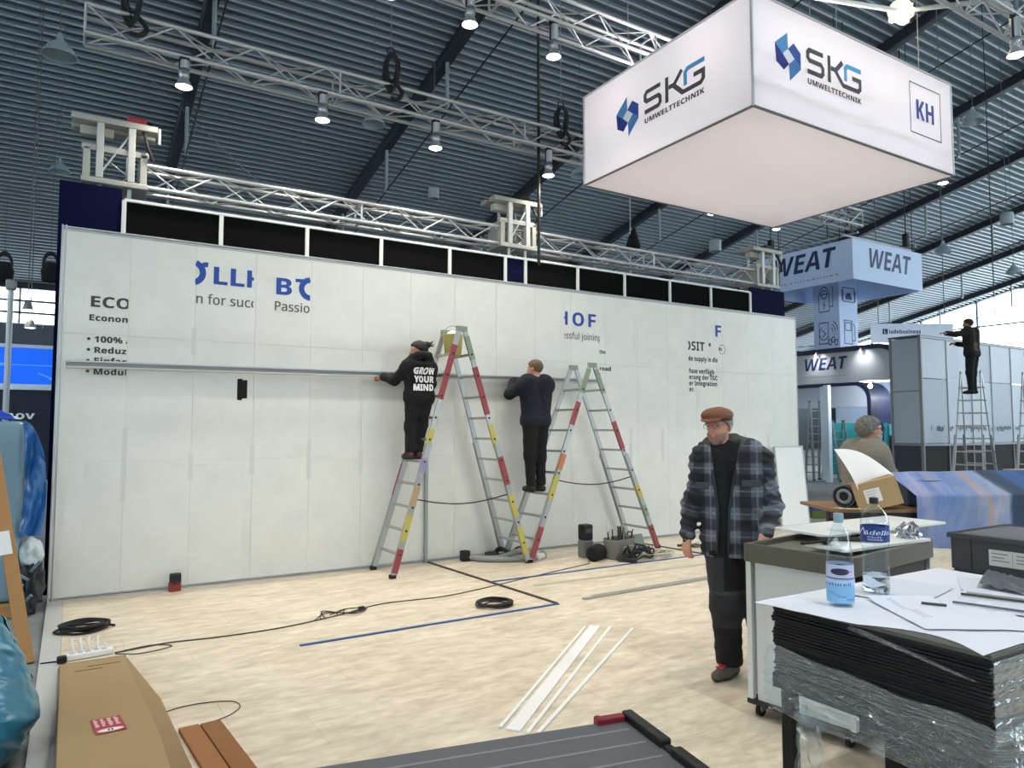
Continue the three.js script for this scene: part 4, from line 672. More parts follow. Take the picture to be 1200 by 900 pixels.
function backPrint(name, tex, parent, caps, cx, cy, w, h, k = .045, sign = -1, lift = .012) {   // cloth print that follows the garment's surface
  const f = dCaps(caps, k), g = grid((u, v) => { const x = cx + sign * (u - .5) * w, y = cy + (v - .5) * h; let z = sign * .6; for (let i = 0; i < 60; i++) { const d = f(x, y, z); if (d < .0015) break; z -= sign * Math.min(d, .03) * .9; } return [x, y, z + sign * lift]; }, 16, 14);
  return mesh(name, g, new THREE.MeshStandardMaterial({ map: tex, transparent: true, alphaTest: .3, roughness: .8, side: THREE.DoubleSide }), parent);
}
{ // man in the plaid jacket
  const j = { head: [-.075, 1.672, .03], neck: [-.035, 1.5, 0], shL: [.19, 1.425, -.01], shR: [-.175, 1.41, .01], elL: [.27, 1.13, -.02], elR: [-.262, 1.13, .02], wrL: [.205, .985, .24], wrR: [-.29, .925, .11], hipL: [.105, .90, -.02], hipR: [-.065, .90, .02], knL: [.15, .48, .0], knR: [-.045, .475, .08], anL: [.22, .085, -.16], anR: [-.03, .085, .06] };
  const dk = lin(0x191b20), md = lin(0x31353d), lt = lin(0x5a6069), wh = lin(0x777d85);
  const plaid = (a, b) => { const f = v => ((v % 1) + 1) % 1, u = f(a / .15), w = f(b / .15); const s = (u < .5 ? 1 : 0) + (w < .5 ? 1 : 0); if (Math.abs(u - .25) < .03 || Math.abs(w - .25) < .03) return s === 2 ? wh : s ? lt : md; return s === 2 ? lt : s === 1 ? md : dk; };
  const man = person('bearded man in a plaid jacket and rust brown flat cap standing behind the white cart', [3.874, 0, -3.426], -.846, {
    j, yaw: -.42, pitch: .06, skin: 0xc58d78, cell: .009, topCell: .008, headCell: .0048, handCell: .004, topG: .038, sleeve: .55, sleeveLen: .95, hem: .795, topName: 'jacket', hood: true, skirt: true, inner: 0x0d0d10, trousers: 0x0f0f11, cuff: 1.1, legG: .042,
    handL: { d: [-.15, -.75, .55], n: [-.2, -.4, -.8], curl: .75 }, handR: { d: [-.05, -1, .12], n: [.6, .1, -.6], curl: .55 }, toeR: [-.55, 0, .83], toeL: [.3, 0, .9], shoe: 0x57504a, sole: 0x3a3531, laces: 0xc01f30,
    open: (x, y, z) => { const c = -.045 + (y > 1.3 ? (y - 1.3) * .02 : 0) + (1.3 - y) * -.03, w = .03 + Math.max(0, y - 1.12) * .15; return z > .03 ? (w - Math.abs(x - c)) : -9; },
    top: J => { const ua = (q) => ({ a: J['sh' + q], e: J['el' + q], w: J['wr' + q] }); return (x, y, z) => { for (const q of ['L', 'R']) { const { a, e, w } = ua(q); const d1 = dCap(cap(a, e, .075), x, y, z), d2 = dCap(cap(e, w, .06), x, y, z); if (Math.min(d1, d2) < .012 && Math.abs(x) > .17) { const t = Math.hypot(x - a[0], y - a[1], z - a[2]); return plaid(z * .9 + x * .5, t); } } if (Math.hypot(x + .035, z + .03) < .17 && y > 1.505) return lin(0x43453f); return plaid(x + .02, y); }; },
    topW: (x, y, z) => .006 * noise.noise(x * 10, y * 18, z * 10) + (Math.abs(x) > .2 ? .006 * Math.sin(y * 95 + x * 30 + 2 * noise.noise(x * 9, y * 9, z * 9)) : .003 * Math.sin(y * 60 + 3 * noise.noise(x * 6, y * 6, z))),
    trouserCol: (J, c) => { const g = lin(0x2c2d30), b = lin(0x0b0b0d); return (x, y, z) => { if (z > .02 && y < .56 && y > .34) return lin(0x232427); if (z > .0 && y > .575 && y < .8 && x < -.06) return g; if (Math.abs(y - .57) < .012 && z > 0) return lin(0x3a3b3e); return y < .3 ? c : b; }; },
    cap: 0x75452f, beard: 0x94766a, hair: 0x8a7d72, glasses: .0016, glassCol: 0x55565a, hairline: -.01 });
  const zip = []; for (const s of [-1, 1]) { const f = dCaps(man.caps, .045), pts = []; for (let i = 0; i <= 10; i++) { const y = .83 + i * .055, c = -.045 - (1.3 - y) * .03, x = c + s * (.036 + Math.max(0, y - 1.12) * .15); let z = .5; for (let q = 0; q < 40; q++) { const d = f(x, y, z); if (d < .002) break; z -= d * .8; } pts.push([x, y, z + .001]); } zip.push(tube(pts, .0085, 30, 6)); }
  for (const z of zip) mesh('jacket_placket', z, M(0x2a2d33, .8), man.topM);
  const f = dCaps(man.caps, .045); for (const [x, y] of [[.125, 1.29], [-.17, 1.27]]) { let z = .5; for (let q = 0; q < 40; q++) z -= Math.max(0, f(x, y, z)) * .8; mesh('chest_pocket', at(rbox(.12, .045, .014, .005), x, y, z + .004), M(0x3c4047, .85), man.topM); }
}
const DARK = 0x09090b;
{ // woman on the tall ladder, seen from behind, face turned to the left
  const j = { head: [-.03, 1.285, .03], neck: [-.04, 1.15, 0], shL: [.125, 1.085, .0], shR: [-.19, 1.08, .01], elL: [.235, .93, .12], elR: [-.255, .9, .14], wrL: [.31, .985, .30], wrR: [-.25, .985, .29], hipL: [.05, .70, 0], hipR: [-.115, .70, 0], knL: [.07, .38, .02], knR: [-.075, .385, .02], anL: [.085, .085, 0], anR: [-.03, .085, .01] };
  const w = person('woman with tied up black hair in a black printed hoodie standing on the tall ladder', [3.49, 1.295, -7.82], Math.PI, { j, slim: .84, headScale: .95, yaw: 1.45, skin: 0xb98468, top: DARK, topName: 'hoodie', hood: true, hem: .6, trousers: 0x0b0b0d, topG: .027, sleeveLen: .94, hair: 0x060505, hairThick: .018, bun: [cap([0, .1, -.14], [.02, .14, -.2], .014, .005), cap([0, .08, -.15], [.0, .07, -.24], .014, .004), cap([.02, .1, -.14], [.06, .09, -.2], .012, .004)], shoe: 0x3a1f22,
    handL: { d: [.25, .1, .9], n: [-.3, -.8, .1], curl: .8 }, handR: { d: [-.1, .1, .9], n: [.3, -.8, .1], curl: .8 }, legs: 1 });
  const tex = canvasTex(512, 512, g => { g.fillStyle = '#f2f2f2'; g.textAlign = 'center'; const L = (s, y, size, sx, x = 256) => { g.save(); g.translate(x, y); g.scale(sx, 1); g.font = `bold ${size}px sans-serif`; g.fillText(s, 0, 0); g.strokeStyle = '#f2f2f2'; g.lineWidth = 9; g.strokeText(s, 0, 0); g.restore(); }; L('GROW', 160, 165, .95); L('YOUR', 320, 165, 1.0, 262); L('MIND', 480, 165, 1.02, 250); });
  backPrint('hoodie_print', tex, w.topM, w.caps, -.04, .945, .29, .31);
}
{ // man on the second ladder
  const j = { head: [-.005, 1.605, .03], neck: [-.01, 1.46, 0], shL: [.185, 1.385, .0], shR: [-.195, 1.39, 0], elL: [.315, 1.27, .14], elR: [-.27, 1.22, .18], wrL: [.17, 1.46, .28], wrR: [-.06, 1.46, .27], hipL: [.085, .88, 0], hipR: [-.085, .88, 0], knL: [.085, .48, .02], knR: [-.085, .48, .02], anL: [.075, .085, 0], anR: [-.085, .085, .01] };
  person('man with short fair hair in a dark blue sweater standing on the second ladder', [5.19, .838, -7.83], Math.PI, { j, yaw: .5, skin: 0xc59078, top: 0x0d1322, hem: .86, hair: 0x5a4835, hairThick: .008, trousers: 0x0c0c0e, topG: .03, hood: false, shoe: 0x1c1c1e, handL: { d: [-.2, .3, .8], n: [-.2, -.8, .3], curl: .8 }, handR: { d: [.1, .2, .9], n: [.2, -.8, .2], curl: .8 } });
}
{ // grey haired man beyond the trolley
  const j = { head: [0, 1.64, .06], neck: [0, 1.49, 0], shL: [.19, 1.41, 0], shR: [-.19, 1.41, 0], elL: [.25, 1.15, .1], elR: [-.25, 1.16, .12], wrL: [.18, 1.1, .33], wrR: [-.18, 1.12, .34], hipL: [.09, .9, 0], hipR: [-.09, .9, 0], knL: [.1, .48, .02], knR: [-.1, .48, .02], anL: [.1, .085, 0], anR: [-.1, .085, 0] };
  person('grey haired man with dark glasses and a beige vest behind the big paper sheet', [5.95, -.0, -3.76], 1.15, { j, yaw: .0, pitch: -.12, skin: 0xbb8873, top: 0x7c766a, topName: 'vest', hem: .82, hair: 0x6a6762, hairThick: .013, hairAmp: .014, beard: 0x9c948c, glasses: .0035, topG: .035, trousers: 0x1b1c20, handL: { d: [0, .2, 1], n: [-.5, -.6, 0], curl: .5 }, handR: { d: [0, .2, 1], n: [.5, -.6, 0], curl: .5 } });
}
{ // man on the ladder at the grey partition
  const j = { head: [.0, 1.62, .05], neck: [.0, 1.48, 0], shL: [.185, 1.41, .0], shR: [-.185, 1.40, 0], elL: [.42, 1.36, .1], elR: [-.24, 1.15, .15], wrL: [.62, 1.38, .22], wrR: [-.15, 1.2, .38], hipL: [.085, .9, -.02], hipR: [-.085, .9, -.02], knL: [.07, .49, .02], knR: [-.085, .49, .02], anL: [.06, .085, 0], anR: [-.085, .085, .01] };
  const dkc = lin(0x1d1a17), tan = lin(0x5f4a38), o = { j, yaw: .3, skin: 0xb98a74, top: () => (x, y, z) => y < 1.17 && y > .98 && Math.abs(x) < .14 && z < 0 && noise.noise(x * 12, y * 12, 3) > -.15 ? tan : dkc, topName: 'work_jacket', hem: .86, hair: 0x2b2522, trousers: 0x121317, topG: .03, headCell: .009, handCell: .006, cell: .016, handL: { d: [.9, .1, .3], n: [0, -1, 0], curl: .4 }, handR: { d: [.1, .2, .9], n: [.3, -.8, 0], curl: .5 } };
  const m = person('man in dark work clothes on a ladder reaching over the grey partition', [17.62, 2.46, -8.44], Math.PI, o);
  const c = copy(m.t, [19.12, 2.46, -7.8], Math.PI, 'second worker on a ladder at the right picture edge, only an arm visible');
  const l = copy(lad3, [19.3, -.035, -7.9], .25, 'plain step ladder at the right edge under the second worker');
}
// ---------------------------------------------------------------- foreground: wrapped stack, cart, crates, trolley
const filmMat = P(0xf6fafb, .16, { transmission: .94, thickness: 0, side: THREE.DoubleSide, specularIntensity: 1 });
const paperMat = M(0xdfe2ea, .8), paper2 = M(0xd3d8e2, .8);
const T0 = [2.30, 1.0, -1.08];                        // near left corner of the stack's top
{
  const t = thing('sheet_stack', 'black stack of sheets wrapped in clear stretch film on a black trolley', 'stack', [2.30, 0, -1.08]);
  const w = 1.2, d = .77;                            // local: x 0..w, z -d..0
  const leg = rod([0, 0, 0], [0, .70, 0], .022, 8); for (const [x, z] of [[.06, -.06], [.06, -d + .03], [w - .06, -.06], [w - .06, -d + .06]]) mesh('leg', bx(x - .024, x + .024, -.035 + .035, .70, z - .024, z + .024, .005), M(0x16130f, .6), t);
  mesh('frame', merge([bx(0, w, .68, .73, -.05, 0), bx(0, w, .68, .73, -d, -d + .05), bx(0, .05, .68, .73, -d, 0), bx(w - .05, w, .68, .73, -d, 0), bx(.05, w - .05, .69, .71, -d + .05, -.05)]), M(0x1a1714, .6), t);
  const sm = [M(0x0d0e10, .35), M(0x14161a, .3), M(0x0a0b0c, .4)]; const n = 22;
  for (let k = 0; k < n; k++) { const h = .25 / n, y = .73 + k * h, o = () => rr(-.006, .006); mesh('black_sheet', bx(o() + .004, w - .004 + o(), y, y + h - .0016, -d + .004 + o(), -.004 + o(), .002), sm[k % 3], t); }
  mesh('top_board', bx(0, w, .98, .995, -d, 0, .002), M(0x55554d, .6), t);
  // film: one loose band round the lower half that sags below the stack, and a tight wrap over the narrow side
  const per = u => { const L = [d + .02, w], s = u * (L[0] + L[1] * .9); return s < L[0] ? [-.014, -d + .0 + s] : [-.014 + (s - L[0]), .014]; };
  const band = sheet((u, v) => { const p = per(u), q = u * 1.9; const lower = .60 + .035 * noise.noise(q * 4, 1, 0) - .02 * u, upper = .84 + .03 * noise.noise(q * 5, 9, 0) - .05 * Math.min(1, u * 2.2);
    const y = lower + (upper - lower) * v, b = .012 + .022 * Math.sin(v * Math.PI) + .016 * noise.noise(q * 14 + v * 5, v * 16, 3) + .008 * noise.noise(q * 50, v * 30, 7); const onX = p[0] < 0; return [p[0] - (onX ? b : 0), y, p[1] + (onX ? 0 : b)]; }, 190, 44, .0008);
  mesh('stretch_film', band, filmMat, t);
  const side = sheet((u, v) => [-.008 + u * (w + .01), .74 + v * .235, .008 + .006 * noise.noise(u * 8 + v * 22, v * 5, 2) + .004 * noise.noise(u * 30 + v * 50, v * 9, 5)], 90, 40, .0006); mesh('stretch_film', side, filmMat, t);
  const flap = sheet((u, v) => { const a = u; return [-.02 - .012 * Math.sin(v * 3) + .02 * noise.noise(u * 6, v * 6, 4), .66 - v * .33, -d + .12 + u * (.12 - v * .03) + .02 * noise.noise(u * 5, v * 7, 1)]; }, 20, 26, .0008); mesh('stretch_film', flap, filmMat, t);
  const roll = sheet((u, v) => { const x = -.006 - .012 * Math.sin(v * Math.PI) * (1 + noise.noise(u * 20, v * 6, 2)); return [x, .985 - u * .075 - v * .022 * (1 - u), -d + .33 + u * .40]; }, 50, 8, .001); mesh('stretch_film', roll, filmMat, t);
}
{ // what lies under and on the stack
  const t = thing('dark_crate', 'dark crate and rags under the film wrapped stack', 'crate', [2.62, 0, -1.62]); mesh('crate_body', bx(0, .8, 0, .56, 0, .46, .02), M(0x0e0d0c, .8), t); mesh('crate_rim', bx(-.012, .812, .52, .56, -.012, .472, .01), M(0x141312, .7), t);
  const cover = sheet((u, v) => { const x = u * 1.235 - .03, z = -v * .8 + .012; const cut = u < .3 && v < .2 ? 0 : 0; let zz = z; if (v < .25) { const e = .14 * Math.max(0, Math.sin(Math.min(1, u / .14) * Math.PI / 1)) * 0; } const nearTear = Math.max(0, .10 - Math.hypot(u * .0, v) * .35); let xx = x + (v < .5 ? .09 * Math.sin(Math.max(0, (.5 - v) / .5) * Math.PI) * (1 - u) : -.045 * (v - .5) * 2 * (1 - u)); return [xx, 0.001 + .0035 * Math.abs(noise.noise(u * 7, v * 5, 3)), zz - .02 * (1 - v) * (u < .2 ? 1 : .4)]; }, 48, 34, .0012);
  const c = tag(mesh('cover_paper', cover, paperMat), 'large white paper sheet covering the top of the film wrapped stack', 'paper'); c.position.set(2.30, .996, -1.08);
  const txt = (w, h, seedv, blocks) => canvasTex(512, Math.round(512 * h / w), (g, W, H) => { g.fillStyle = '#dde1ea'; g.fillRect(0, 0, W, H); g.fillStyle = '#9097a6'; let s = seedv; for (const [x0, y0, x1, n] of blocks) for (let i = 0; i < n; i++) for (let x = x0 * W; x < x1 * W;) { s = (s * 73 + 11) % 211; const k = 4 + s % 14; g.fillRect(x, y0 * H + i * 15, k, 6); x += k + 5; } });
  const sheetOf = (name, label, x, z, w, d, turn, y, tex, curl = 0) => { const g = sheet((u, v) => [(u - .5) * w, .0012 + curl * Math.max(0, (u - .72) / .28) ** 2 + .0012 * Math.abs(noise.noise(u * 4, v * 4, x)), (.5 - v) * d], 16, 10, .0005); const m = tag(mesh(name, g, tex ? M(0xffffff, .8, 0, { map: tex }) : paper2), label, 'paper', 'papers on the wrapped stack'); m.position.set(x, y, z); m.rotation.y = turn; return m; };
  sheetOf('printed_sheet', 'long printed white sheet with faint text lying nearest to the torn paper corner', 2.60, -1.42, .42, .24, .98, 1.003, txt(.42, .24, 5, [[.35, .3, .6, 3], [.62, .25, .94, 2]]), .012);
  sheetOf('paper_sheet', 'white sheet under the long printed one, its corner curled', 2.73, -1.33, .40, .26, .75, 1.0015, txt(.4, .26, 9, [[.1, .2, .9, 2]]));
  sheetOf('paper_sheet', 'white sheet half hidden behind the ruler on the stack', 3.02, -1.36, .42, .3, .35, 1.0015, null);
  sheetOf('paper_sheet', 'white sheet next to the clear bottle with the navy label', 2.86, -1.68, .42, .28, .2, 1.0012, null, .006);
  sheetOf('paper_sheet', 'white sheet at the far right of the stack under the dark crumpled foil', 3.3, -1.5, .3, .3, .5, 1.0012, null);
  const stick = (name, label, a, b, r, m) => tag(mesh(name, beamBox([a[0], 1.006 + r, a[1]], [b[0], 1.006 + r, b[1]], r * 2.4, r * 2), m), label, 'tool');
  stick('ruler', 'long thin dark edged ruler lying across the papers', [2.98, -1.50], [3.1, -1.14], .004, M(0x3b3833, .5)); stick('ruler', 'pale narrow strip beside the dark ruler', [3.02, -1.50], [3.14, -1.14], .004, M(0xa9a7a0, .5));
  stick('pen', 'short dark pen lying left of the ruler', [2.70, -1.50], [2.74, -1.43], .004, M(0x3a3c40, .5)); stick('rod', 'thin grey rod nearest to the printed sheet', [2.82, -1.45], [2.92, -1.13], .0035, M(0x5c5f66, .5));
  const fo = tag(mesh('crumpled_foil', sheet((u, v) => [3.18 + u * .32, 1.006 + .02 * Math.abs(noise.noise(u * 6, v * 6, 8)) + .015 * v, -1.36 - v * .17 + u * -.12], 24, 14, .001), M(0x6a7078, .35, .4)), 'dark grey crumpled foil strip on the far papers', 'foil');
}
function bottle(label, pos, prof, capProf, capCol, bands, water, turn = -2.547) {
  const t = thing('water_bottle', label, 'bottle', pos); const pet = P(0xf2f8fc, .06, { transmission: 1, thickness: 0, ior: 1.5 });
  mesh('bottle_body', lathe(prof, 40), pet, t); mesh('cap', lathe(capProf, 28), M(capCol, .45), t);
  for (const [y0, y1, r0, r1, tex, rough] of bands) { const g = new THREE.CylinderGeometry(r1, r0, y1 - y0, 48, 1, true); g.translate(0, (y0 + y1) / 2, 0); const m = mesh('label_band', g, new THREE.MeshStandardMaterial({ map: tex, roughness: .5, side: THREE.DoubleSide }), t); m.rotation.y = turn; }
  if (water) mesh('water', lathe(water, 36), P(0xf4fbff, .02, { transmission: 1, thickness: .08, ior: 1.33 }), t); return t;
}
{
  const b1 = canvasTex(512, 256, g => { g.fillStyle = '#7fb4dc'; g.fillRect(0, 0, 512, 256); g.fillStyle = '#a9c9e6'; g.fillRect(0, 0, 512, 60); for (let i = 0; i < 40; i++) { g.fillStyle = ['#5d9bd0', '#93c4e8', '#6aa6d8'][i % 3]; g.beginPath(); g.ellipse((i * 97) % 512, 110 + (i * 53) % 140, 40, 14, .3, 0, 7); g.fill(); } g.fillStyle = '#2d4fa5'; g.font = 'bold 46px sans-serif'; for (const x of [20, 276]) g.fillText('naturell', x, 64); });
  const b2 = canvasTex(512, 200, g => { g.fillStyle = '#b9bfd8'; g.fillRect(0, 0, 512, 200); g.fillStyle = '#24284a'; g.fillRect(0, 176, 512, 14); for (const x of [128, 384]) { g.fillStyle = '#23264a'; g.beginPath(); g.ellipse(x, 92, 58, 46, 0, 0, 7); g.fill(); g.fillStyle = '#b9484e'; g.fillRect(x + 40, 86, 40, 10); } });
  bottle('slim plastic water bottle with pale blue cap and light blue label, left of the two', [2.46, 1.0025, -1.665], [[0, .004], [.036, 0], [.046, .006], [.0475, .03], [.0475, .12], [.046, .16], [.0445, .17], [.0455, .18], [.043, .195], [.0435, .2], [.04, .215], [.0405, .222], [.036, .237], [.0355, .245], [.031, .258], [.024, .28], [.0165, .298], [.0148, .31]], [[0, .334], [.0165, .334], [.0178, .331], [.0178, .309], [.0165, .307], [.0165, .304], [.0182, .303], [.0182, .3], [.0155, .3]], 0x8fa6b8,
    [[.012, .095, .0482, .0482, b1], [.096, .15, .0482, .0472, b2]]);
  const b3 = canvasTex(512, 170, g => { g.fillStyle = '#1d3a7d'; g.fillRect(0, 0, 512, 170); g.fillStyle = '#e8edf6'; for (const x of [10, 266]) { g.font = 'italic 62px serif'; g.save(); g.translate(x + 44, 88); g.scale(.9, 1); g.fillText('Adello', 0, 0); g.restore(); g.beginPath(); g.moveTo(x + 4, 92); g.lineTo(x + 46, 20); g.lineTo(x + 64, 92); g.lineWidth = 7; g.strokeStyle = '#e8edf6'; g.stroke(); g.font = '24px sans-serif'; g.fillText('STILLES', x + 74, 124); g.fillText('WASSER', x + 74, 152); } });
  bottle('wide plastic water bottle with a navy label, a little water left in it', [2.745, 1.0025, -1.70], [[0, .006], [.034, 0], [.048, .008], [.0505, .03], [.048, .05], [.0505, .07], [.047, .09], [.05, .11], [.046, .13], [.0485, .15], [.0455, .172], [.05, .19], [.0525, .2], [.0525, .27], [.0515, .285], [.044, .31], [.03, .33], [.017, .342], [.0145, .355]], [[0, .375], [.016, .375], [.017, .372], [.017, .351], [.0145, .351]], 0x15161a,
    [[.205, .265, .053, .053, b3]], [[0, .009], [.033, .004], [.046, .011], [.0485, .03], [.046, .05], [.0485, .068], [.0475, .075], [0, .075]], -2.587);
}
{ // white cart with olive top frame
  const x0 = 3.47, x1 = 4.46, z0 = -2.91, z1 = -2.28, t = thing('display_cart', 'white sided cart on castors with an olive grey top frame', 'cart', [x0, 0, z1], .12); const w = x1 - x0, d = z1 - z0;
  const pan = M(0xc9ccc9, .5), olive = M(0x5e5c50, .45, .3);
  mesh('side_panel', bx(.02, .04, .09, .88, -d + .05, -.03, .004), pan, t); mesh('side_panel', bx(w - .04, w - .02, .13, .88, -d + .05, -.03, .004), pan, t); mesh('back_panel', bx(.04, w - .04, .13, .88, -d + .02, -d + .035, .004), pan, t);
  for (const [x, z] of [[.0, -d], [.0, -.035], [w - .035, -d], [w - .035, -.035]]) mesh('corner_post', bx(x, x + .035, .1, .9, z, z + .035, .005), M(0xd5d7d4, .4, .3), t);
  mesh('top_frame', bx(-.006, w + .006, .88, .985, -.02, .006, .004), olive, t); mesh('top_frame', bx(-.006, w + .006, .88, .985, -d - .006, -d + .02, .004), olive, t); mesh('top_frame', bx(-.006, .02, .88, .985, -d + .02, -.02, .004), olive, t); mesh('top_frame', bx(w - .02, w + .006, .88, .985, -d + .02, -.02, .004), olive, t);
  mesh('top_tray', bx(.02, w - .02, .93, .955, -d + .02, -.02), M(0x77756a, .5, .2), t); mesh('shelf', bx(.04, w - .04, .45, .47, -d + .04, -.05, .003), M(0x1c1c1e, .6), t); mesh('front_flap', bx(.36, w - .04, .6, .87, -.035, -.02, .004), M(0x2a2822, .6), t);
  mesh('base_frame', bx(.0, w + .03, .07, .10, -d - .01, .05, .01), M(0x18191b, .6), t);
  for (const [x, z] of [[.05, -d + .05], [.05, -.06], [w - .05, -d + .05], [w - .05, -.06]]) { const c = mesh('castor', merge([new THREE.CylinderGeometry(.036, .036, .025, 20).rotateX(Math.PI / 2).translate(x, .036, z)]), rubber, t); mesh('castor_fork', bx(x - .02, x + .02, .03, .09, z - .02, z + .02, .004), steelGrey, c); }
  const b = (label, x, y, z, w2, d2, turn, m) => { const o = tag(mesh('white_board', uvBox(rbox(w2, .016, d2, .002, 1)), m ?? M(0xe2e3df, .5)), label, 'board', 'white boards on the cart'); o.position.set(x, y, z); o.rotation.y = turn; };
  b('long white board on the cart reaching out beyond its back edge', 4.5, 1.011, -2.88, 1.25, .42, -.02); b('narrow white board at the front of the cart top under the black cables', 3.98, .994, -2.5, .8, .26, -.02); b('white board lying across the far right corner of the cart', 4.25, 1.028, -2.72, .35, .3, .3);
  const cbl = []; for (let k = 0; k < 4; k++) cbl.push(tube([[3.52 + k * .03, 1.008, -2.62], [3.62, 1.02 + k * .006, -2.55 + k * .02], [3.75, 1.015, -2.58 - k * .03], [3.86 + k * .04, 1.012, -2.52], [3.95, 1.012, -2.44 + k * .01]], .007, 30, 6)); const o = new THREE.IcosahedronGeometry(.03, 2).scale(1.3, .7, 1).translate(3.66, 1.022, -2.56); cbl.push(o);
  for (const g of cbl) if (!g.attributes.uv) g.setAttribute('uv', new THREE.Float32BufferAttribute(new Float32Array(g.attributes.position.count * 2), 2));
  tag(mesh('black_cables', merge(cbl), cableBlack), 'tangle of black cables on the cart in front of the bearded man', 'cable');
  const f = new THREE.IcosahedronGeometry(.055, 4), p = f.attributes.position; for (let i = 0; i < p.count; i++) { const k = 1 + .8 * noise.noise(p.getX(i) * 40, p.getY(i) * 40, p.getZ(i) * 40); p.setXYZ(i, p.getX(i) * k * 1.3, p.getY(i) * k, p.getZ(i) * k); } f.computeVertexNormals();
  const fo = tag(mesh('foil_ball', f, M(0xc9ccd0, .2, .85)), 'crumpled silver foil on the right end of the cart', 'foil'); fo.position.set(4.3, 1.035, -2.45);
}
{ // grey stacking crates at the right edge
  const cm = [M(0x4a4d51, .6), M(0x3c3f43, .6)];
  for (let k = 0; k < 6; k++) {
    const t = thing('stacking_crate', ['lowest grey stacking crate beyond the wrapped stack', 'second crate from the floor beyond the wrapped stack', 'third crate from the floor beyond the wrapped stack', 'fourth crate from the floor beyond the wrapped stack', 'grey crate directly under the topmost labelled one', 'topmost grey stacking crate with a white paper label'][k], 'crate', [3.76, k * .19, -1.95], 0, null);
    const w = .6, d = .66, h = .185, c = cm[k % 2];
    mesh('crate_wall', bx(.012, .03, .01, h, .012, d - .012, .003), c, t); mesh('crate_wall', bx(w - .03, w - .012, .01, h, .012, d - .012, .003), c, t); mesh('crate_wall', bx(.03, w - .03, .01, h, .012, .03, .003), c, t); mesh('crate_wall', bx(.03, w - .03, .01, h, d - .03, d - .012, .003), c, t); mesh('crate_bottom', bx(.02, w - .02, 0, .02, .02, d - .02), c, t);
    mesh('crate_rim', merge([bx(0, .028, h - .022, h, 0, d), bx(w - .028, w, h - .022, h, 0, d), bx(.028, w - .028, h - .022, h, 0, .028), bx(.028, w - .028, h - .022, h, d - .028, d)]), c, t); for (const z of [.1, .33, .56]) mesh('crate_rib', bx(.004, .014, .02, h - .02, z - .008, z + .008, .002), c, t);
    if (k === 5) { mesh('crate_lid', bx(.02, w - .02, h - .012, h - .004, .02, d - .02, .002), M(0x54575b, .6), t); print('paper_label', .2, .075, canvasTex(256, 96, g => { g.fillStyle = '#c9cac6'; g.fillRect(0, 0, 256, 96); g.fillStyle = '#8b8c8a'; for (const [x, y, w2] of [[14, 18, 90], [14, 40, 70], [14, 60, 100], [150, 18, 80], [150, 40, 60], [150, 60, 84]]) g.fillRect(x, y, w2, 8); g.fillRect(128, 6, 3, 84); }), t, [.0025, .09, .29], [0, -Math.PI / 2, 0]); }
  }
}
{ // dark grey case at the bottom edge
  const t = thing('grey_case', 'flat dark grey case with black edge rails and a red corner at the bottom edge', 'case', [2.03, 0, -2.36], -.2);     // local: corner at origin, body to -x and +z
  const g1 = M(0x55585d, .55), g2 = M(0x7d8084, .5);
  mesh('case_body', bx(-1.3, -.01, .05, .425, .01, .85, .02), M(0x3a3d42, .6), t); mesh('case_lid', bx(-1.3, -.004, .42, .45, .004, .85, .008), g1, t);
  for (let k = 0; k < 6; k++) mesh('lid_rib', bx(-1.25, -.06, .449, .4525, .10 + k * .125, .112 + k * .125, .0015), g2, t);
  mesh('edge_rail', bx(-.035, .014, .4, .482, -.008, .30, .01), M(0x0d0d0e, .5), t); mesh('edge_rail', bx(-.03, .008, .4, .463, .30, .36, .006), M(0x0d0d0e, .5), t); mesh('edge_rail', bx(-.035, .014, .4, .48, .36, .85, .01), M(0x0d0d0e, .5), t);
  mesh('red_corner', bx(-.155, -.036, .43, .474, -.006, .034, .008), M(0x7c1a24, .4), t); mesh('red_latch', at(rbox(.03, .05, .045, .01), -.15, .452, .012), M(0x7c1a24, .4), t);
  for (const [x, z] of [[-.1, .1], [-.1, .75], [-1.2, .1], [-1.2, .75]]) mesh('foot', bx(x - .03, x + .03, 0, .05, z - .03, z + .03, .008), rubber, t);
}
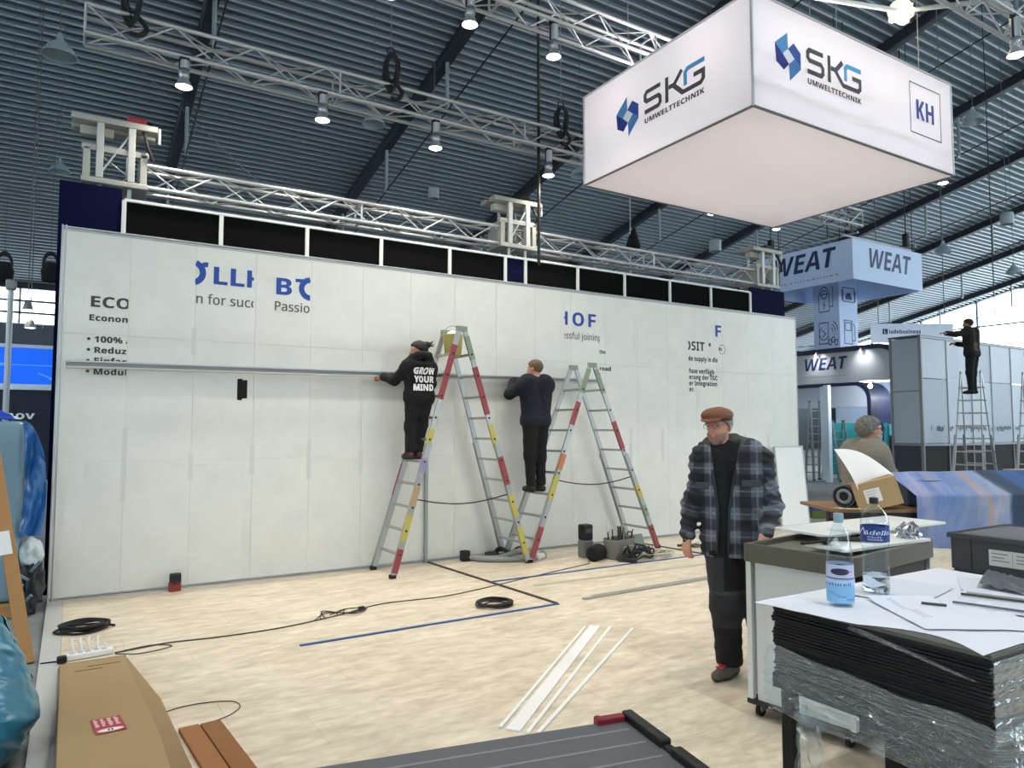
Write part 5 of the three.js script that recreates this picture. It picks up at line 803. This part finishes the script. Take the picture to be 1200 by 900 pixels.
// ---- trolley with rolls, carton and the printed cloth, beyond the cart
{
  const O = V(5.225, 0, -3.24), TH = -.552, W = (x, y, z) => { const v = V(x, y, z).applyAxisAngle(UP, TH).add(O); return [v.x, v.y, v.z]; };
  const br = M(0x6b4a3a, .7), t = thing('tall_trolley', 'tall trolley with a thin brown board top and dark legs behind the bottles', 'trolley', W(0, 0, 0), TH);
  mesh('board_top', bx(-.36, 1.75, 1.03, 1.055, -.5, .12, .004), M(0x8b6a4c, .7), t); mesh('top_rail', bx(-.36, 1.75, .985, 1.03, .06, .11, .004), M(0x17181a, .6), t);
  for (const [x, z, m] of [[-.12, .05, br], [.03, .05, darkSteel], [1.6, .05, darkSteel], [-.12, -.44, darkSteel], [1.6, -.44, darkSteel]]) mesh('leg', bx(x - .04, x + .04, 0, 1.03, z - .03, z + .03, .006), m, t);
  mesh('lower_shelf', bx(-.2, 1.68, .3, .33, -.46, .08, .004), M(0x7c7f82, .6), t);
  { const k = thing('film_roll', 'black film roll with a hollow grey core lying on the tall trolley', 'roll', W(-.25, 1.145, .06), TH - .75); mesh('roll_film', new THREE.CylinderGeometry(.083, .083, .34, 40, 1).rotateX(Math.PI / 2).translate(0, 0, -.17), M(0x17181a, .35), k); mesh('roll_core', new THREE.TorusGeometry(.045, .012, 10, 30).translate(0, 0, .002), M(0x7a7d80, .6), k); mesh('core_hole', new THREE.CircleGeometry(.04, 24).translate(0, 0, .003), black, k); mesh('roll_rim', new THREE.TorusGeometry(.078, .006, 8, 36), M(0x3a3d40, .4), k); }
  { const k = thing('cardboard_box', 'small brown cardboard box with a white label tilted on the tall trolley', 'box', W(-.01, 1.17, .05), TH - .35); k.rotation.z = .28; const cb = M(0xa68a62, .8);
    for (const z of [-.13, .13]) mesh('box_side', bx(-.15, .15, -.1, .1, z - .003, z + .003, .001), cb, k); for (const x of [-.15, .15]) mesh('box_side', bx(x - .003, x + .003, -.1, .1, -.13, .13, .001), cb, k); mesh('box_side', bx(-.15, .15, -.103, -.097, -.13, .13), cb, k); for (const [a, b] of [[-.13, -.002], [.002, .13]]) mesh('box_flap', bx(-.15, .15, .097, .103, a, b, .001), M(0xb89a70, .8), k);
    mesh('tape', bx(-.151, .151, .1035, .1045, -.025, .025), M(0x6d5d44, .4), k); print('white_label', .11, .1, canvasTex(128, 116, g => { g.fillStyle = '#d8d6cf'; g.fillRect(0, 0, 128, 116); g.fillStyle = '#b0aea8'; for (let i = 0; i < 4; i++) g.fillRect(12, 16 + i * 24, 90 - i * 12, 8); }), k, [-.03, .0, .1345]); }
  { const g = sheet((u, v) => { const a = [-.31, 1.50, .05], b = [.23, 1.29, -.12], d = [-.12, 1.075, .10], c = [.13, 1.08, .06]; const p = lerp3(lerp3(d, c, u), lerp3(a, b, u), v); p[1] += .07 * Math.sin(u * Math.PI) * v; p[2] += .06 * Math.sin(v * Math.PI) - .03 * Math.sin(u * Math.PI); return p; }, 24, 20, .0015);
    const m = tag(mesh('paper_sheet', g, M(0xe9e6e2, .75)), 'big curled white paper sheet standing on the tall trolley before the grey haired man', 'paper'); m.position.copy(O); m.rotation.y = TH; }
  { const k = thing('kraft_paper', 'crumpled brown kraft paper between film roll and cardboard box', 'paper', W(-.12, 1.056, .06), TH); mesh('paper_fold', sheet((u, v) => [-.08 + u * .2, .005 + .09 * (1 - Math.abs(u * 2 - 1)) * (1 - v * .5), .03 - v * .14], 10, 8, .002), M(0x8d7250, .85), k); mesh('paper_fold', sheet((u, v) => [-.2 + u * .3, .004 + .02 * noise.noise(u * 5, v * 4, 2) ** 2, .09 - v * .12], 12, 8, .002), M(0xc8c0ac, .85), k); }
  const skyTex = canvasTex(1024, 512, (g, w, h) => { const gr = g.createLinearGradient(0, 0, w, 0); gr.addColorStop(0, '#6f83b8'); gr.addColorStop(.2, '#5f7db2'); gr.addColorStop(.38, '#8295b8'); gr.addColorStop(.40, '#1c3654'); gr.addColorStop(.46, '#1a3350'); gr.addColorStop(.5, '#24548f'); gr.addColorStop(1, '#1a4886'); g.fillStyle = gr; g.fillRect(0, 0, w, h);
    let s = 3; for (let i = 0; i < 60; i++) { s = (s * 57 + 29) % 401; const x = (s / 401) * 390, y = (i * 83) % 512; g.globalAlpha = .16; g.fillStyle = ['#cfa698', '#b9c0d2', '#4a6ca8', '#b08a7a', '#93a2c4'][i % 5]; g.beginPath(); g.ellipse(x, y, 10 + s % 22, 90 + s % 120, .2, 0, 7); g.fill(); } g.globalAlpha = .75; g.fillStyle = '#8e4227'; g.beginPath(); g.ellipse(200, 480, 34, 22, .4, 0, 7); g.fill(); g.fillStyle = '#a98c7c'; g.fillRect(300, 0, 22, 420); g.globalAlpha = .25; for (let i = 0; i < 24; i++) { s = (s * 57 + 29) % 401; g.fillStyle = i % 2 ? '#44709f' : '#163f74'; g.fillRect(480 + s * 1.3, 0, 10 + s % 26, 512); } g.globalAlpha = 1; });
  const g = sheet((u, v) => { const x = .23 + u * 1.75; let y, z; if (v < .55) { y = .80 + (v / .55) * .36; z = .18; } else { const k = (v - .55) / .45; y = 1.16 + k * .15; z = .18 - k * .42; } const f = .02 * Math.sin(u * 23 + Math.sin(u * 9) * 2) * (1 - v * .5) + .012 * noise.noise(u * 9, v * 5, 1); return [x, y + .01 * noise.noise(u * 6, v * 3, 4) + (v > .5 ? .03 * u : 0) - (v < .1 ? .03 * Math.sin(u * 7) : 0), z + f]; }, 90, 40, .003);
  const m = tag(mesh('printed_cloth', g, M(0xffffff, .55, 0, { map: skyTex })), 'large blue cloth printed with a cloudy sky draped over the tall trolley', 'cloth'); m.position.copy(O); m.rotation.y = TH;
  const core = thing('covered_load', 'wrapped load under the printed blue cloth', 'load', W(.3, 1.056, -.42), TH); mesh('load_box', bx(0, 1.4, 0, .2, 0, .36, .02), M(0x4a5a70, .7), core);
}
{ // packets on the hall floor beyond the end of the white wall
  const t = thing('packet_pile', 'low pile of blue, white and green packets on the grey floor past the wall end', 'packets', [12.4, -.035, -8.7], -.5);
  mesh('packet', bx(-.32, .0, 0, .14, -.2, .2, .01), M(0x5c6a2c, .7), t); mesh('packet', bx(-.32, .1, .14, .28, -.2, .2, .01), M(0x3d4a86, .6), t); mesh('packet', bx(.1, .3, 0, .26, -.2, .2, .01), M(0xc9ccd0, .6), t); mesh('packet', bx(.02, .1, .0, .14, -.2, .2, .01), white, t);
}
// ---------------------------------------------------------------- things on the booth floor and at the left edge
const cardMat = M(0xa0865f, .85);
{
  const t = thing('cardboard_carton', 'long folded brown cardboard carton with a red handling label at the lower left', 'cardboard', [0, 0, 0]);
  const far = -5.93, hN = .28, zN = -3.0, yAt = z => .03 + hN * Math.min(1, (z - far) / (-3.56 - far)), sh = (fn, n = 14) => sheet(fn, 8, n, .006);
  const xl = z => -.0, xf = z => .385 - .0 * z, xr = z => z < -4.95 ? .41 + (z - far) / (-4.95 - far) * .12 : .53 + (z + 4.95) * .03;
  mesh('top_sheet', sh((u, v) => { const z = zN + (far - zN) * v, x = xl(z) + u * (xf(z) - xl(z)); return [x, yAt(z), z]; }, 24), cardMat, t);
  mesh('side_flap', sh((u, v) => { const z = zN + (far - zN) * v, x = xf(z) + u * (xr(z) - xf(z)); return [x, yAt(z) * (1 - u) + .008 * u, z]; }, 24), M(0x977d58, .85), t);
  mesh('left_flap', sh((u, v) => { const z = zN + (far - zN) * v; return [-.012 + u * .01, .008 + u * (yAt(z) - .008), z]; }, 24), M(0x8d744f, .85), t);
  mesh('end_flap', sh((u, v) => [u * .4, .004 + v * .028, far - .004 * v], 4), cardMat, t);
  const y = yAt(-3.93) + .004, p = print('handling_label', .125, .3, canvasTex(300, 512, g => { g.fillStyle = '#a32a3a'; g.fillRect(0, 0, 300, 512); g.fillStyle = '#e6d9d6'; for (let c = 0; c < 4; c++) for (let i = 0; i < 6; i++) g.fillRect(24 + c * 68, 30 + i * 46, 28 + ((c * 7 + i * 13) % 18), 26); g.beginPath(); g.ellipse(150, 430, 128, 52, 0, 0, 7); g.fill(); g.fillStyle = '#3a3440'; g.fillRect(130, 396, 44, 66); g.beginPath(); g.arc(150, 430, 30, 0, 7); g.fill(); g.fillStyle = '#e6d9d6'; g.fillRect(144, 404, 14, 52); }), t, [.20, y, -3.93]); p.rotation.set(-Math.PI / 2 - Math.atan(hN / 2.37) * -1 * -1, 0, .05);
  for (const [x, z, L] of [[.16, -5.55, .16], [.25, -5.68, .2]]) { const m = mesh('pencil_line', bx(-L / 2, L / 2, 0, .001, -.003, .003), M(0x4a3a28, .9), t); m.position.set(x, yAt(z) + .002, z); m.rotation.x = Math.atan(hN / 2.37); }
  const w = thing('brown_boards', 'two short brown planks side by side next to the cardboard carton', 'planks', [.56, 0, -4.38], .07); const wm = M(0x966433, .65);
  mesh('plank', uvBox(bx(0, .105, 0, .022, 0, 1.2, .003)), wm, w); mesh('plank', uvBox(bx(.11, .215, 0, .024, .01, 1.2, .003)), M(0x8a5a2a, .65), w);
}
function coil(label, x, z, r, n, m, rad = .007, squash = .6) {
  const g = []; for (let k = 0; k < n; k++) { const a = rr(.88, 1.12), ox = rr(-.02, .02), oz = rr(-.02, .02), p = []; for (let i = 0; i < 14; i++) { const t = i / 14 * 2 * Math.PI; p.push([ox + Math.cos(t) * r * a, rad + .004 + k * rad * .9 + .004 * Math.sin(t * 3 + k), oz + Math.sin(t) * r * a * squash * (1 + .1 * Math.sin(t * 2 + k))]); } g.push(tube(p, rad, 60, 6, true)); }
  g.push(tube([[r * .8, .01, 0], [r * 1.1, .012, -.05], [r * 1.35, .01, -.02]], rad, 14, 6)); const o = tag(mesh('cable_coil', merge(g), m), label, 'cable'); o.position.set(x, 0, z); return o;
}
coil('coiled black cable on the floor at the left end of the white wall', .15, -6.95, .17, 7, cableBlack, .009, .75); coil('coiled thin dark cable on the floor beside the long blue strip', 3.45, -5.9, .16, 6, M(0x241f1d, .7), .007, .75);
{ // white power strip with curled leads
  const t = thing('power_strip', 'white multi socket power strip with curled white leads beside the cardboard carton', 'power strip', [.18, 0, -6.13], .12);
  mesh('strip_housing', at(rbox(.3, .045, .065, .012), 0, .024, 0), white, t); for (let k = 0; k < 5; k++) { const s = mesh('socket', new THREE.CylinderGeometry(.02, .02, .006, 18).translate(-.11 + k * .05, .048, 0), M(0xb9bcc0, .5), t); }
  mesh('plug', at(rbox(.06, .05, .05, .012), -.18, .03, .05), black, t); const g = []; for (let k = 0; k < 4; k++) g.push(tube([[-.1 + k * .05, .05, 0], [-.11 + k * .055, .13, -.05], [-.06 + k * .05, .09, -.15], [-.02 + k * .05, .02, -.22], [.06 + k * .03, .015, -.16], [.12 + k * .02, .02, -.08]], .005, 30, 6)); mesh('white_lead', merge(g), white, t);
  mesh('supply_lead', tube([[-.15, .01, .04], [-.2, .008, .0], [-.3, .006, -.03]], .006, 16, 6), cableBlack, t);
}
const wire = (name, label, pts, r, m) => tag(mesh(name, tube(pts.map(([x, z]) => [x, r + .001, z]), r, 120, 6), m), label, 'cable');
wire('long_cable', 'long thin dark cable running over the floor from the power strip to the tools', [[.34, -6.13], [.7, -6.2], [1.02, -6.16], [1.55, -6.17], [2.1, -6.32], [2.55, -6.5], [3.19, -6.47], [3.7, -6.58], [4.13, -6.71], [4.9, -6.93], [5.5, -7.1]], .005, M(0x3a3530, .7));
wire('short_cable', 'second thin cable from the power strip making a narrow loop', [[.34, -6.1], [.5, -6.02], [.72, -6.1], [.6, -6.2], [.4, -6.16]], .004, M(0x55504a, .7));
wire('wire_loop', 'thin wire loop lying between the carton and the brown planks', [[.50, -4.70], [.62, -4.75], [.78, -4.74], [.90, -4.68], [.92, -4.58], [.85, -4.48], [.74, -4.42], [.66, -4.39]], .003, M(0x3d3a36, .6));
{ const g = []; for (let k = 0; k < 3; k++) g.push(tube([[1.85 + k * .05, .006, -6.25], [2.0, .008, -6.42 - k * .05], [2.2, .02, -6.3 + k * .03], [2.38, .01, -6.42], [2.22, .006, -6.5], [2.02 + k * .06, .006, -6.36]], .004, 50, 6)); g.push(at(rbox(.06, .03, .03, .008), 2.33, .017, -6.41)); tag(mesh('cable_tangle', merge(g), M(0x2b2724, .7)), 'loose tangle of thin cable with a small plug in the middle of the floor', 'cable'); }
const bar = (name, label, a, b, w, h, m, cat = 'strip') => tag(mesh(name, beamBox([a[0], h / 2 + .0005, a[1]], [b[0], h / 2 + .0005, b[1]], w, h), m), label, cat);
const blueM = M(0x1f4f8e, .6), brownM = M(0x3a322c, .7);
bar('floor_strip', 'long blue floor strip in front, ending at the brown strip', [1.55, -5.6], [3.99, -5.635], .035, .008, blueM); bar('floor_strip', 'long blue floor strip behind, ending beside the tool pile', [3.96, -6.815], [7.19, -6.82], .035, .008, blueM);
bar('floor_strip', 'brown floor strip running from the wall to the front blue strip', [3.84, -8.23], [3.985, -5.66], .04, .010, brownM); bar('floor_strip', 'brown floor strip at the right, behind the second ladder', [7.08, -8.2], [7.2, -6.84], .04, .010, brownM);
bar('floor_profile', 'long pale profile lying on the floor behind the second one', [4.22, -6.41], [7.4, -6.28], .022, .018, M(0xc9c3b0, .5), 'profile'); bar('floor_profile', 'long grey profile lying on the floor nearer to the viewer', [4.3, -5.66], [7.2, -5.72], .045, .014, M(0x9c9b95, .45, .3), 'profile'); bar('floor_profile', 'thin pale batten resting beside the grey profile', [4.45, -5.72], [7.0, -5.8], .02, .014, M(0xbdb8a8, .6), 'profile');
{ const d = [[2.12, -3.43, 3.80, -4.84, .085, 'widest white slat lying on the floor in the middle'], [2.08, -3.50, 3.72, -4.87, .02, 'thin white slat left of the widest one'], [2.17, -3.36, 3.90, -4.76, .022, 'white batten directly right of the widest slat'], [2.22, -3.33, 4.02, -4.62, .024, 'white batten farthest to the right of the loose slats']];
  d.forEach(([x0, z0, x1, z1, w, l]) => bar('white_batten', l, [x0, z0], [x1, z1], w, .012, M(0xecebe7, .5), 'slat').userData.group = 'loose white slats'); }
{ const t = thing('battery_pack', 'small red and black battery box on the floor at the wall base', 'box', [.97, 0, -8.15]); mesh('box_base', bx(-.055, .055, 0, .09, -.04, .04, .008), M(0x8c2a26, .5), t); mesh('box_top', bx(-.05, .055, .09, .175, -.038, .038, .01), M(0x16140f, .6), t); mesh('box_latch', bx(-.03, .03, .07, .1, .038, .046, .003), M(0x3a1512, .5), t); }
{ // vacuum hose between the ladders
  const t = thing('vacuum_hose', 'grey ribbed vacuum hose coiled on the floor under the ladder feet', 'hose', [4.75, 0, -7.85]); const hm = M(0x8d918e, .5);
  const hose = pts => { const c = new THREE.CatmullRomCurve3(pts.map(p => V(...p))); const L = c.getLength(), n = Math.round(L / .012); const g = new THREE.TubeGeometry(c, n, .032, 10), p = g.attributes.position, nn = g.attributes.normal; for (let i = 0; i < p.count; i++) { const k = Math.floor(i / 11) % 2 ? .0025 : -.0025; p.setXYZ(i, p.getX(i) + nn.getX(i) * k, p.getY(i) + nn.getY(i) * k, p.getZ(i) + nn.getZ(i) * k); } return g; };
  mesh('hose_loop', hose([[-.42, .05, -.2], [-.3, .04, -.02], [0, .035, .15], [.25, .035, .22], [.5, .035, .12], [.56, .04, -.02]]), hm, t); mesh('hose_loop', hose([[-.38, .04, -.24], [-.1, .045, .02], [.1, .1, .05], [.35, .09, .0], [.46, .05, -.12], [.25, .04, -.24], [0, .04, -.2]]), M(0x7f837f, .5), t);
  mesh('hose_cuff', rod([.3, .036, .225], [.45, .036, .15], .041, 16), M(0xd9d9d4, .5), t); mesh('hose_end', at(rbox(.11, .13, .1, .015), -.47, .066, -.22), black, t); mesh('hose_nozzle', rod([-.2, .07, -.16], [-.05, .06, -.2], .03, 12), M(0x2a2c2d, .5), t);
  const g = []; for (let k = 0; k < 4; k++) g.push(tube([[-.05 + k * .03, .01, -.28], [.05, .12 - k * .02, -.26], [.2, .06, -.22 + k * .03], [.36, .1, -.26], [.4, .01, -.14]], .012, 30, 6)); mesh('black_lead', merge(g), cableBlack, t);
}
// tool pile by the second ladder
{ const t = thing('tool_roll', 'fat black roll bag at the left of the tool pile', 'bag', [5.72, .095, -7.25], .5); mesh('bag_body', lathe([[0, -.15], [.07, -.15], [.092, -.12], [.095, 0], [.092, .12], [.07, .15], [0, .15]], 24).rotateZ(Math.PI / 2), blackCloth, t); mesh('bag_strap', new THREE.TorusGeometry(.097, .008, 6, 24).rotateY(Math.PI / 2).translate(.06, 0, 0), M(0x24262a, .7), t); }
{ const t = thing('charger', 'black charger box standing behind the roll bag', 'charger', [5.74, 0, -7.5]); mesh('charger_body', at(rbox(.15, .2, .14, .02), 0, .32, 0), black, t); mesh('charger_stand', at(rbox(.16, .22, .14, .02), 0, .11, 0), M(0x6d6f6c, .6), t); mesh('charger_face', at(rbox(.1, .06, .01, .004), 0, .34, .072), M(0x3a3c3e, .5), t); }
{ const t = thing('tool_bag', 'open grey brown tool bag stuffed with pliers and screwdrivers', 'bag', [6.1, 0, -7.25], .3); const cm = M(0x77746b, .85);
  mesh('bag_wall', sheet((u, v) => { const a = u * 2 * Math.PI, c = Math.cos(a), s = Math.sin(a), e = .3; return [Math.sign(c) * Math.abs(c) ** .6 * (.22 + .02 * v), v * .25 + .012 * noise.noise(c * 3, s * 3, v * 4), Math.sign(s) * Math.abs(s) ** .6 * (.13 + .015 * v)]; }, 40, 10, -.008), cm, t); mesh('bag_base', bx(-.2, .2, 0, .03, -.11, .11, .01), M(0x4d4a44, .85), t); mesh('bag_pocket', bx(-.14, .1, .04, .17, .135, .165, .012), M(0x8d897c, .85), t);
  for (let k = 0; k < 16; k++) { const x = rr(-.17, .17), z = rr(-.08, .08), c = [0x18181a, 0x1c1b1a, 0xb9b6ac, 0x26221f][k % 4]; mesh('hand_tool', rod([x, .05, z], [x + rr(-.06, .06), .32 + rr(0, .1), z + rr(-.03, .03)], rr(.01, .018), 8, .008), M(c, .5), t); } }
{ const t = thing('saw_case', 'flat grey folded case and panel saw leaning on the tool bag', 'case', [6.45, 0, -7.35], .15); const m = mesh('case_shell', at(rbox(.45, .24, .05, .015), 0, .13, 0), M(0x6f716a, .6), t); m.rotation.x = -.35; const h = mesh('case_handle', new THREE.TorusGeometry(.05, .009, 8, 20, Math.PI).translate(0, .25, 0), black, t); h.rotation.x = -.35; }
{ const g = []; for (let k = 0; k < 7; k++) { const p = []; for (let i = 0; i < 9; i++) { const a = i / 9 * 6.28 + k, r = .1 + .12 * rnd(); p.push([Math.cos(a) * r * 1.6, .012 + .05 * rnd(), Math.sin(a) * r]); } g.push(tube(p, .007, 60, 6, true)); } const o = tag(mesh('cable_heap', merge(g), M(0xb9b5a6, .6)), 'heap of pale and dark leads at the right foot of the second ladder', 'cable'); o.position.set(6.55, 0, -7.1); }
{ const t = thing('work_gloves', 'small clutter of clamps and gloves on the floor behind the bearded man', 'tools', [7.5, 0, -7.35]); for (let k = 0; k < 6; k++) mesh('clamp', rod([rr(-.25, .1), .02, rr(-.12, .12)], [rr(-.05, .3), .025, rr(-.12, .12)], .016, 8), [M(0x3c3c3c, .6), M(0xa9a69c, .6), M(0x6a675f, .6)][k % 3], t); }
{ // framed white panel leaning against the right end of the wall
  const t = thing('leaning_door', 'white framed board leaning against the right end of the white wall', 'board', [10.7, 0, -8.05]); t.rotation.x = -.09;
  mesh('panel_board', bx(-.36, .36, .01, 1.34, -.012, .008, .003), white, t); for (const x of [-.375, .36]) mesh('panel_frame', bx(x, x + .018, 0, 1.36, -.014, .016, .003), alu, t); for (const y of [0, 1.345]) mesh('panel_frame', bx(-.36, .36, y, y + .016, -.014, .016, .003), alu, t); }
// ---- left edge
{
  const t = thing('rubbish_bag', 'full blue plastic rubbish bag on the grey floor at the lower left edge', 'bag', [-.52, -.035, -4.55]);
  const prof = h => h < .12 ? .26 + (h / .12) ** .5 * .14 : h < .35 ? .40 + .03 * Math.sin((h - .12) / .23 * Math.PI) : .40 - (h - .35) ** 1.25 * .48;
  const g = grid((u, v) => { const a = u * 2 * Math.PI, h = v * 1.02, c = Math.cos(a), s = Math.sin(a); let r = Math.max(.015, prof(h) * (v > .97 ? (1 - v) / .03 : 1) * (v < .015 ? v / .015 : 1)); const w = .02 * noise.noise(c * 1.2, h * 5 - a * 1.2, s * 1.2) + .016 * noise.noise(c * 2 + 3, h * 13 - a * 2.2, s * 2) + .007 * noise.noise(c * 3 + 3, h * 30 - a * 4, s * 3) + .016 * Math.abs(noise.noise(c * 6, h * 1.6, s * 6)) * h; r += w * Math.min(1, v * 12); return [r * c, h + .012 * noise.noise(c * 3, s * 3, h * 8), r * s]; }, 150, 110);
  mesh('bag_film', g, P(0x27708a, .28, { clearcoat: .35, clearcoatRoughness: .25 }), t); mesh('bag_knot', lathe([[0, .0], [.03, .02], [.02, .05], [.05, .12], [.045, .12], [0, .06]], 16).translate(0, .99, 0), P(0x27708a, .3), t);
}
{ // plank leaning at the wrapped load
  const t = thing('leaning_plank', 'brown wooden plank leaning upright behind the blue rubbish bag', 'plank', [0, 0, 0]); const a = [-.205, -.03, -6.3], b = [-.585, 1.62, -7.72];
  mesh('plank_board', beamBox(a, b, .095, .022, [0, .8, .6]), M(0x977040, .65), t); const c = lerp3(a, b, .42), d = lerp3(a, b, .52); mesh('paper_sticker', beamBox([c[0] - .03, c[1] + .01, c[2] + .012], [d[0] - .03, d[1] + .01, d[2] + .012], .1, .003, [0, .8, .6]), M(0xcfd3d4, .7), t);
}
{
  const t = thing('wrapped_pallet', 'tall pallet load wrapped in greyish blue film at the left edge', 'pallet', [-1.0, -.035, -8.3]);
  const g = uvBox(rbox(1.3, 1.62, .8, .05, 6)), p = g.attributes.position; for (let i = 0; i < p.count; i++) p.setXYZ(i, p.getX(i) + .012 * noise.noise(p.getY(i) * 6, p.getZ(i) * 6, 1), p.getY(i), p.getZ(i) + .012 * noise.noise(p.getX(i) * 6, p.getY(i) * 6, 4)); mesh('wrapped_load', g.translate(0, .95, 0), P(0x6f8fa0, .35, { clearcoat: .2 }), t);
  for (let k = 0; k < 5; k++) mesh('pallet_slat', bx(-.65, .65, .1, .13, -.38 + k * .165, -.26 + k * .165, .003), wood, t); for (const x of [-.58, 0, .58]) mesh('pallet_block', bx(x - .06, x + .06, 0, .1, -.38, .38, .004), wood, t);
  const c = tag(mesh('blue_tarp', sheet((u, v) => { const x = -.36 + u * .17, f = .03 * Math.sin(u * 9 + v * 7) + .02 * noise.noise(u * 4, v * 9, 3), y = 1.73 - v * 1.05 - u * u * .30 * (1 - v), z = -7.88 + .05 * u - .1 * v * u + f; return [x - .0 + .03 * Math.sin(v * 3.1), y, z]; }, 22, 50, .003), P(0x1f5f9e, .35, { clearcoat: .3, side: THREE.DoubleSide })), 'blue plastic tarp hanging down the corner of the wrapped pallet load', 'tarp');
  const q = tag(mesh('blue_film_heap', sheet((u, v) => [-1.2 + u * .8, 1.745 + .12 * Math.sin(u * Math.PI) * Math.sin(v * Math.PI) * (1 + noise.noise(u * 8, v * 8, 1)), -7.95 - v * .5], 30, 20, .003), P(0x2148c8, .3, { clearcoat: .4 })), 'crumpled bright blue film on top of the wrapped pallet load', 'film');
  const w = thing('white_film_bundle', 'crumpled white film bundle on the floor between pallet load and white wall', 'film', [-.27, -.035, -8.0]); const i = new THREE.IcosahedronGeometry(.12, 5), ip = i.attributes.position; for (let k = 0; k < ip.count; k++) { const n = 1 + .35 * noise.noise(ip.getX(k) * 14, ip.getY(k) * 14, ip.getZ(k) * 14); ip.setXYZ(k, ip.getX(k) * n * .8, ip.getY(k) * n * 1.1, ip.getZ(k) * n); } i.computeVertexNormals(); mesh('film', i.translate(0, .55, 0), M(0xb9c4c8, .5), w); { const q = new THREE.IcosahedronGeometry(.2, 6), qp = q.attributes.position; for (let k = 0; k < qp.count; k++) { const n = 1 + .5 * noise.noise(qp.getX(k) * 13, qp.getY(k) * 13, qp.getZ(k) * 13); qp.setXYZ(k, qp.getX(k) * n * .6, qp.getY(k) * n * 1.15, qp.getZ(k) * n * .9); } q.computeVertexNormals(); mesh('dark_rubble', q.translate(0, .26, 0), M(0x2b2f33, .8), w); } for (let k = 0; k < 4; k++) mesh('offcut', rod([rr(-.1, .1), .1 + .1 * k, .12], [rr(-.1, .1), .2 + .1 * k, .18], .014, 6), M(0x6f8a98, .6), w);
  const s = thing('lamp_stand', 'slim white telescopic stand behind the wrapped pallet load', 'stand', [-.61, -.035, -9.72]); mesh('pole', rod([0, .35, 0], [0, 3.3, 0], .03, 12), M(0xb9c1c6, .4, .3), s); for (let k = 0; k < 3; k++) mesh('leg', rod([0, .5, 0], [.35 * Math.cos(k * 2.1), 0, .35 * Math.sin(k * 2.1)], .015, 8), steelGrey, s); mesh('clamp_head', at(rbox(.1, .12, .1, .02), 0, 3.3, 0), steelGrey, s);
  for (const [x, z, l] of [[-1.02, -14.6, 'black chain bag hanging at the far left edge before the windows'], [-.36, -14.2, 'black chain bag hanging close to the left end of the white wall']]) { const c2 = thing('chain_bag', l, 'chain hoist', [x, 4.1, z]); mesh('bag', lathe([[0, 0], [.12, .02], [.14, .2], [.1, .34], [0, .34]], 16), blackCloth, c2); mesh('chain', rod([0, .34, 0], [0, roofY(z) - 4.12, 0], .004, 5), wireGrey, c2); mesh('cable_loop', new THREE.TorusGeometry(.15, .03, 8, 24).scale(.7, 1.3, 1).translate(0, .3, .04), cableBlack, c2); }
}
{ const g = []; for (let k = 0; k < 6; k++) { const p = []; for (let i = 0; i < 9; i++) { const a = i / 9 * 6.28 + k, r = .07 + .1 * rnd(); p.push([Math.cos(a) * r * 1.5, .02 + .16 * rnd(), Math.sin(a) * r]); } g.push(tube(p, .011, 60, 6, true)); } const o = tag(mesh('cable_heap', merge(g), cableBlack), 'heap of black leads right in front of the open tool bag', 'cable'); o.position.set(6.2, 0, -7.02); }
{ const t = thing('power_drill', 'black and grey cordless drill lying before the charger', 'drill', [5.95, 0, -7.05], .7); mesh('drill_body', rod([-.1, .045, 0], [.09, .045, 0], .04, 16), M(0x2a2c2e, .5), t); mesh('drill_chuck', rod([.09, .045, 0], [.16, .045, 0], .024, 14, .016), M(0x7b7d7f, .4, .5), t); mesh('drill_grip', beamBox([-.06, .035, .02], [-.09, .03, .15], .045, .05), M(0x1a1b1c, .6), t); mesh('drill_battery', at(rbox(.1, .06, .07, .012), -.095, .032, .18), M(0x161718, .5), t); }
renderer.render(scene, camera);
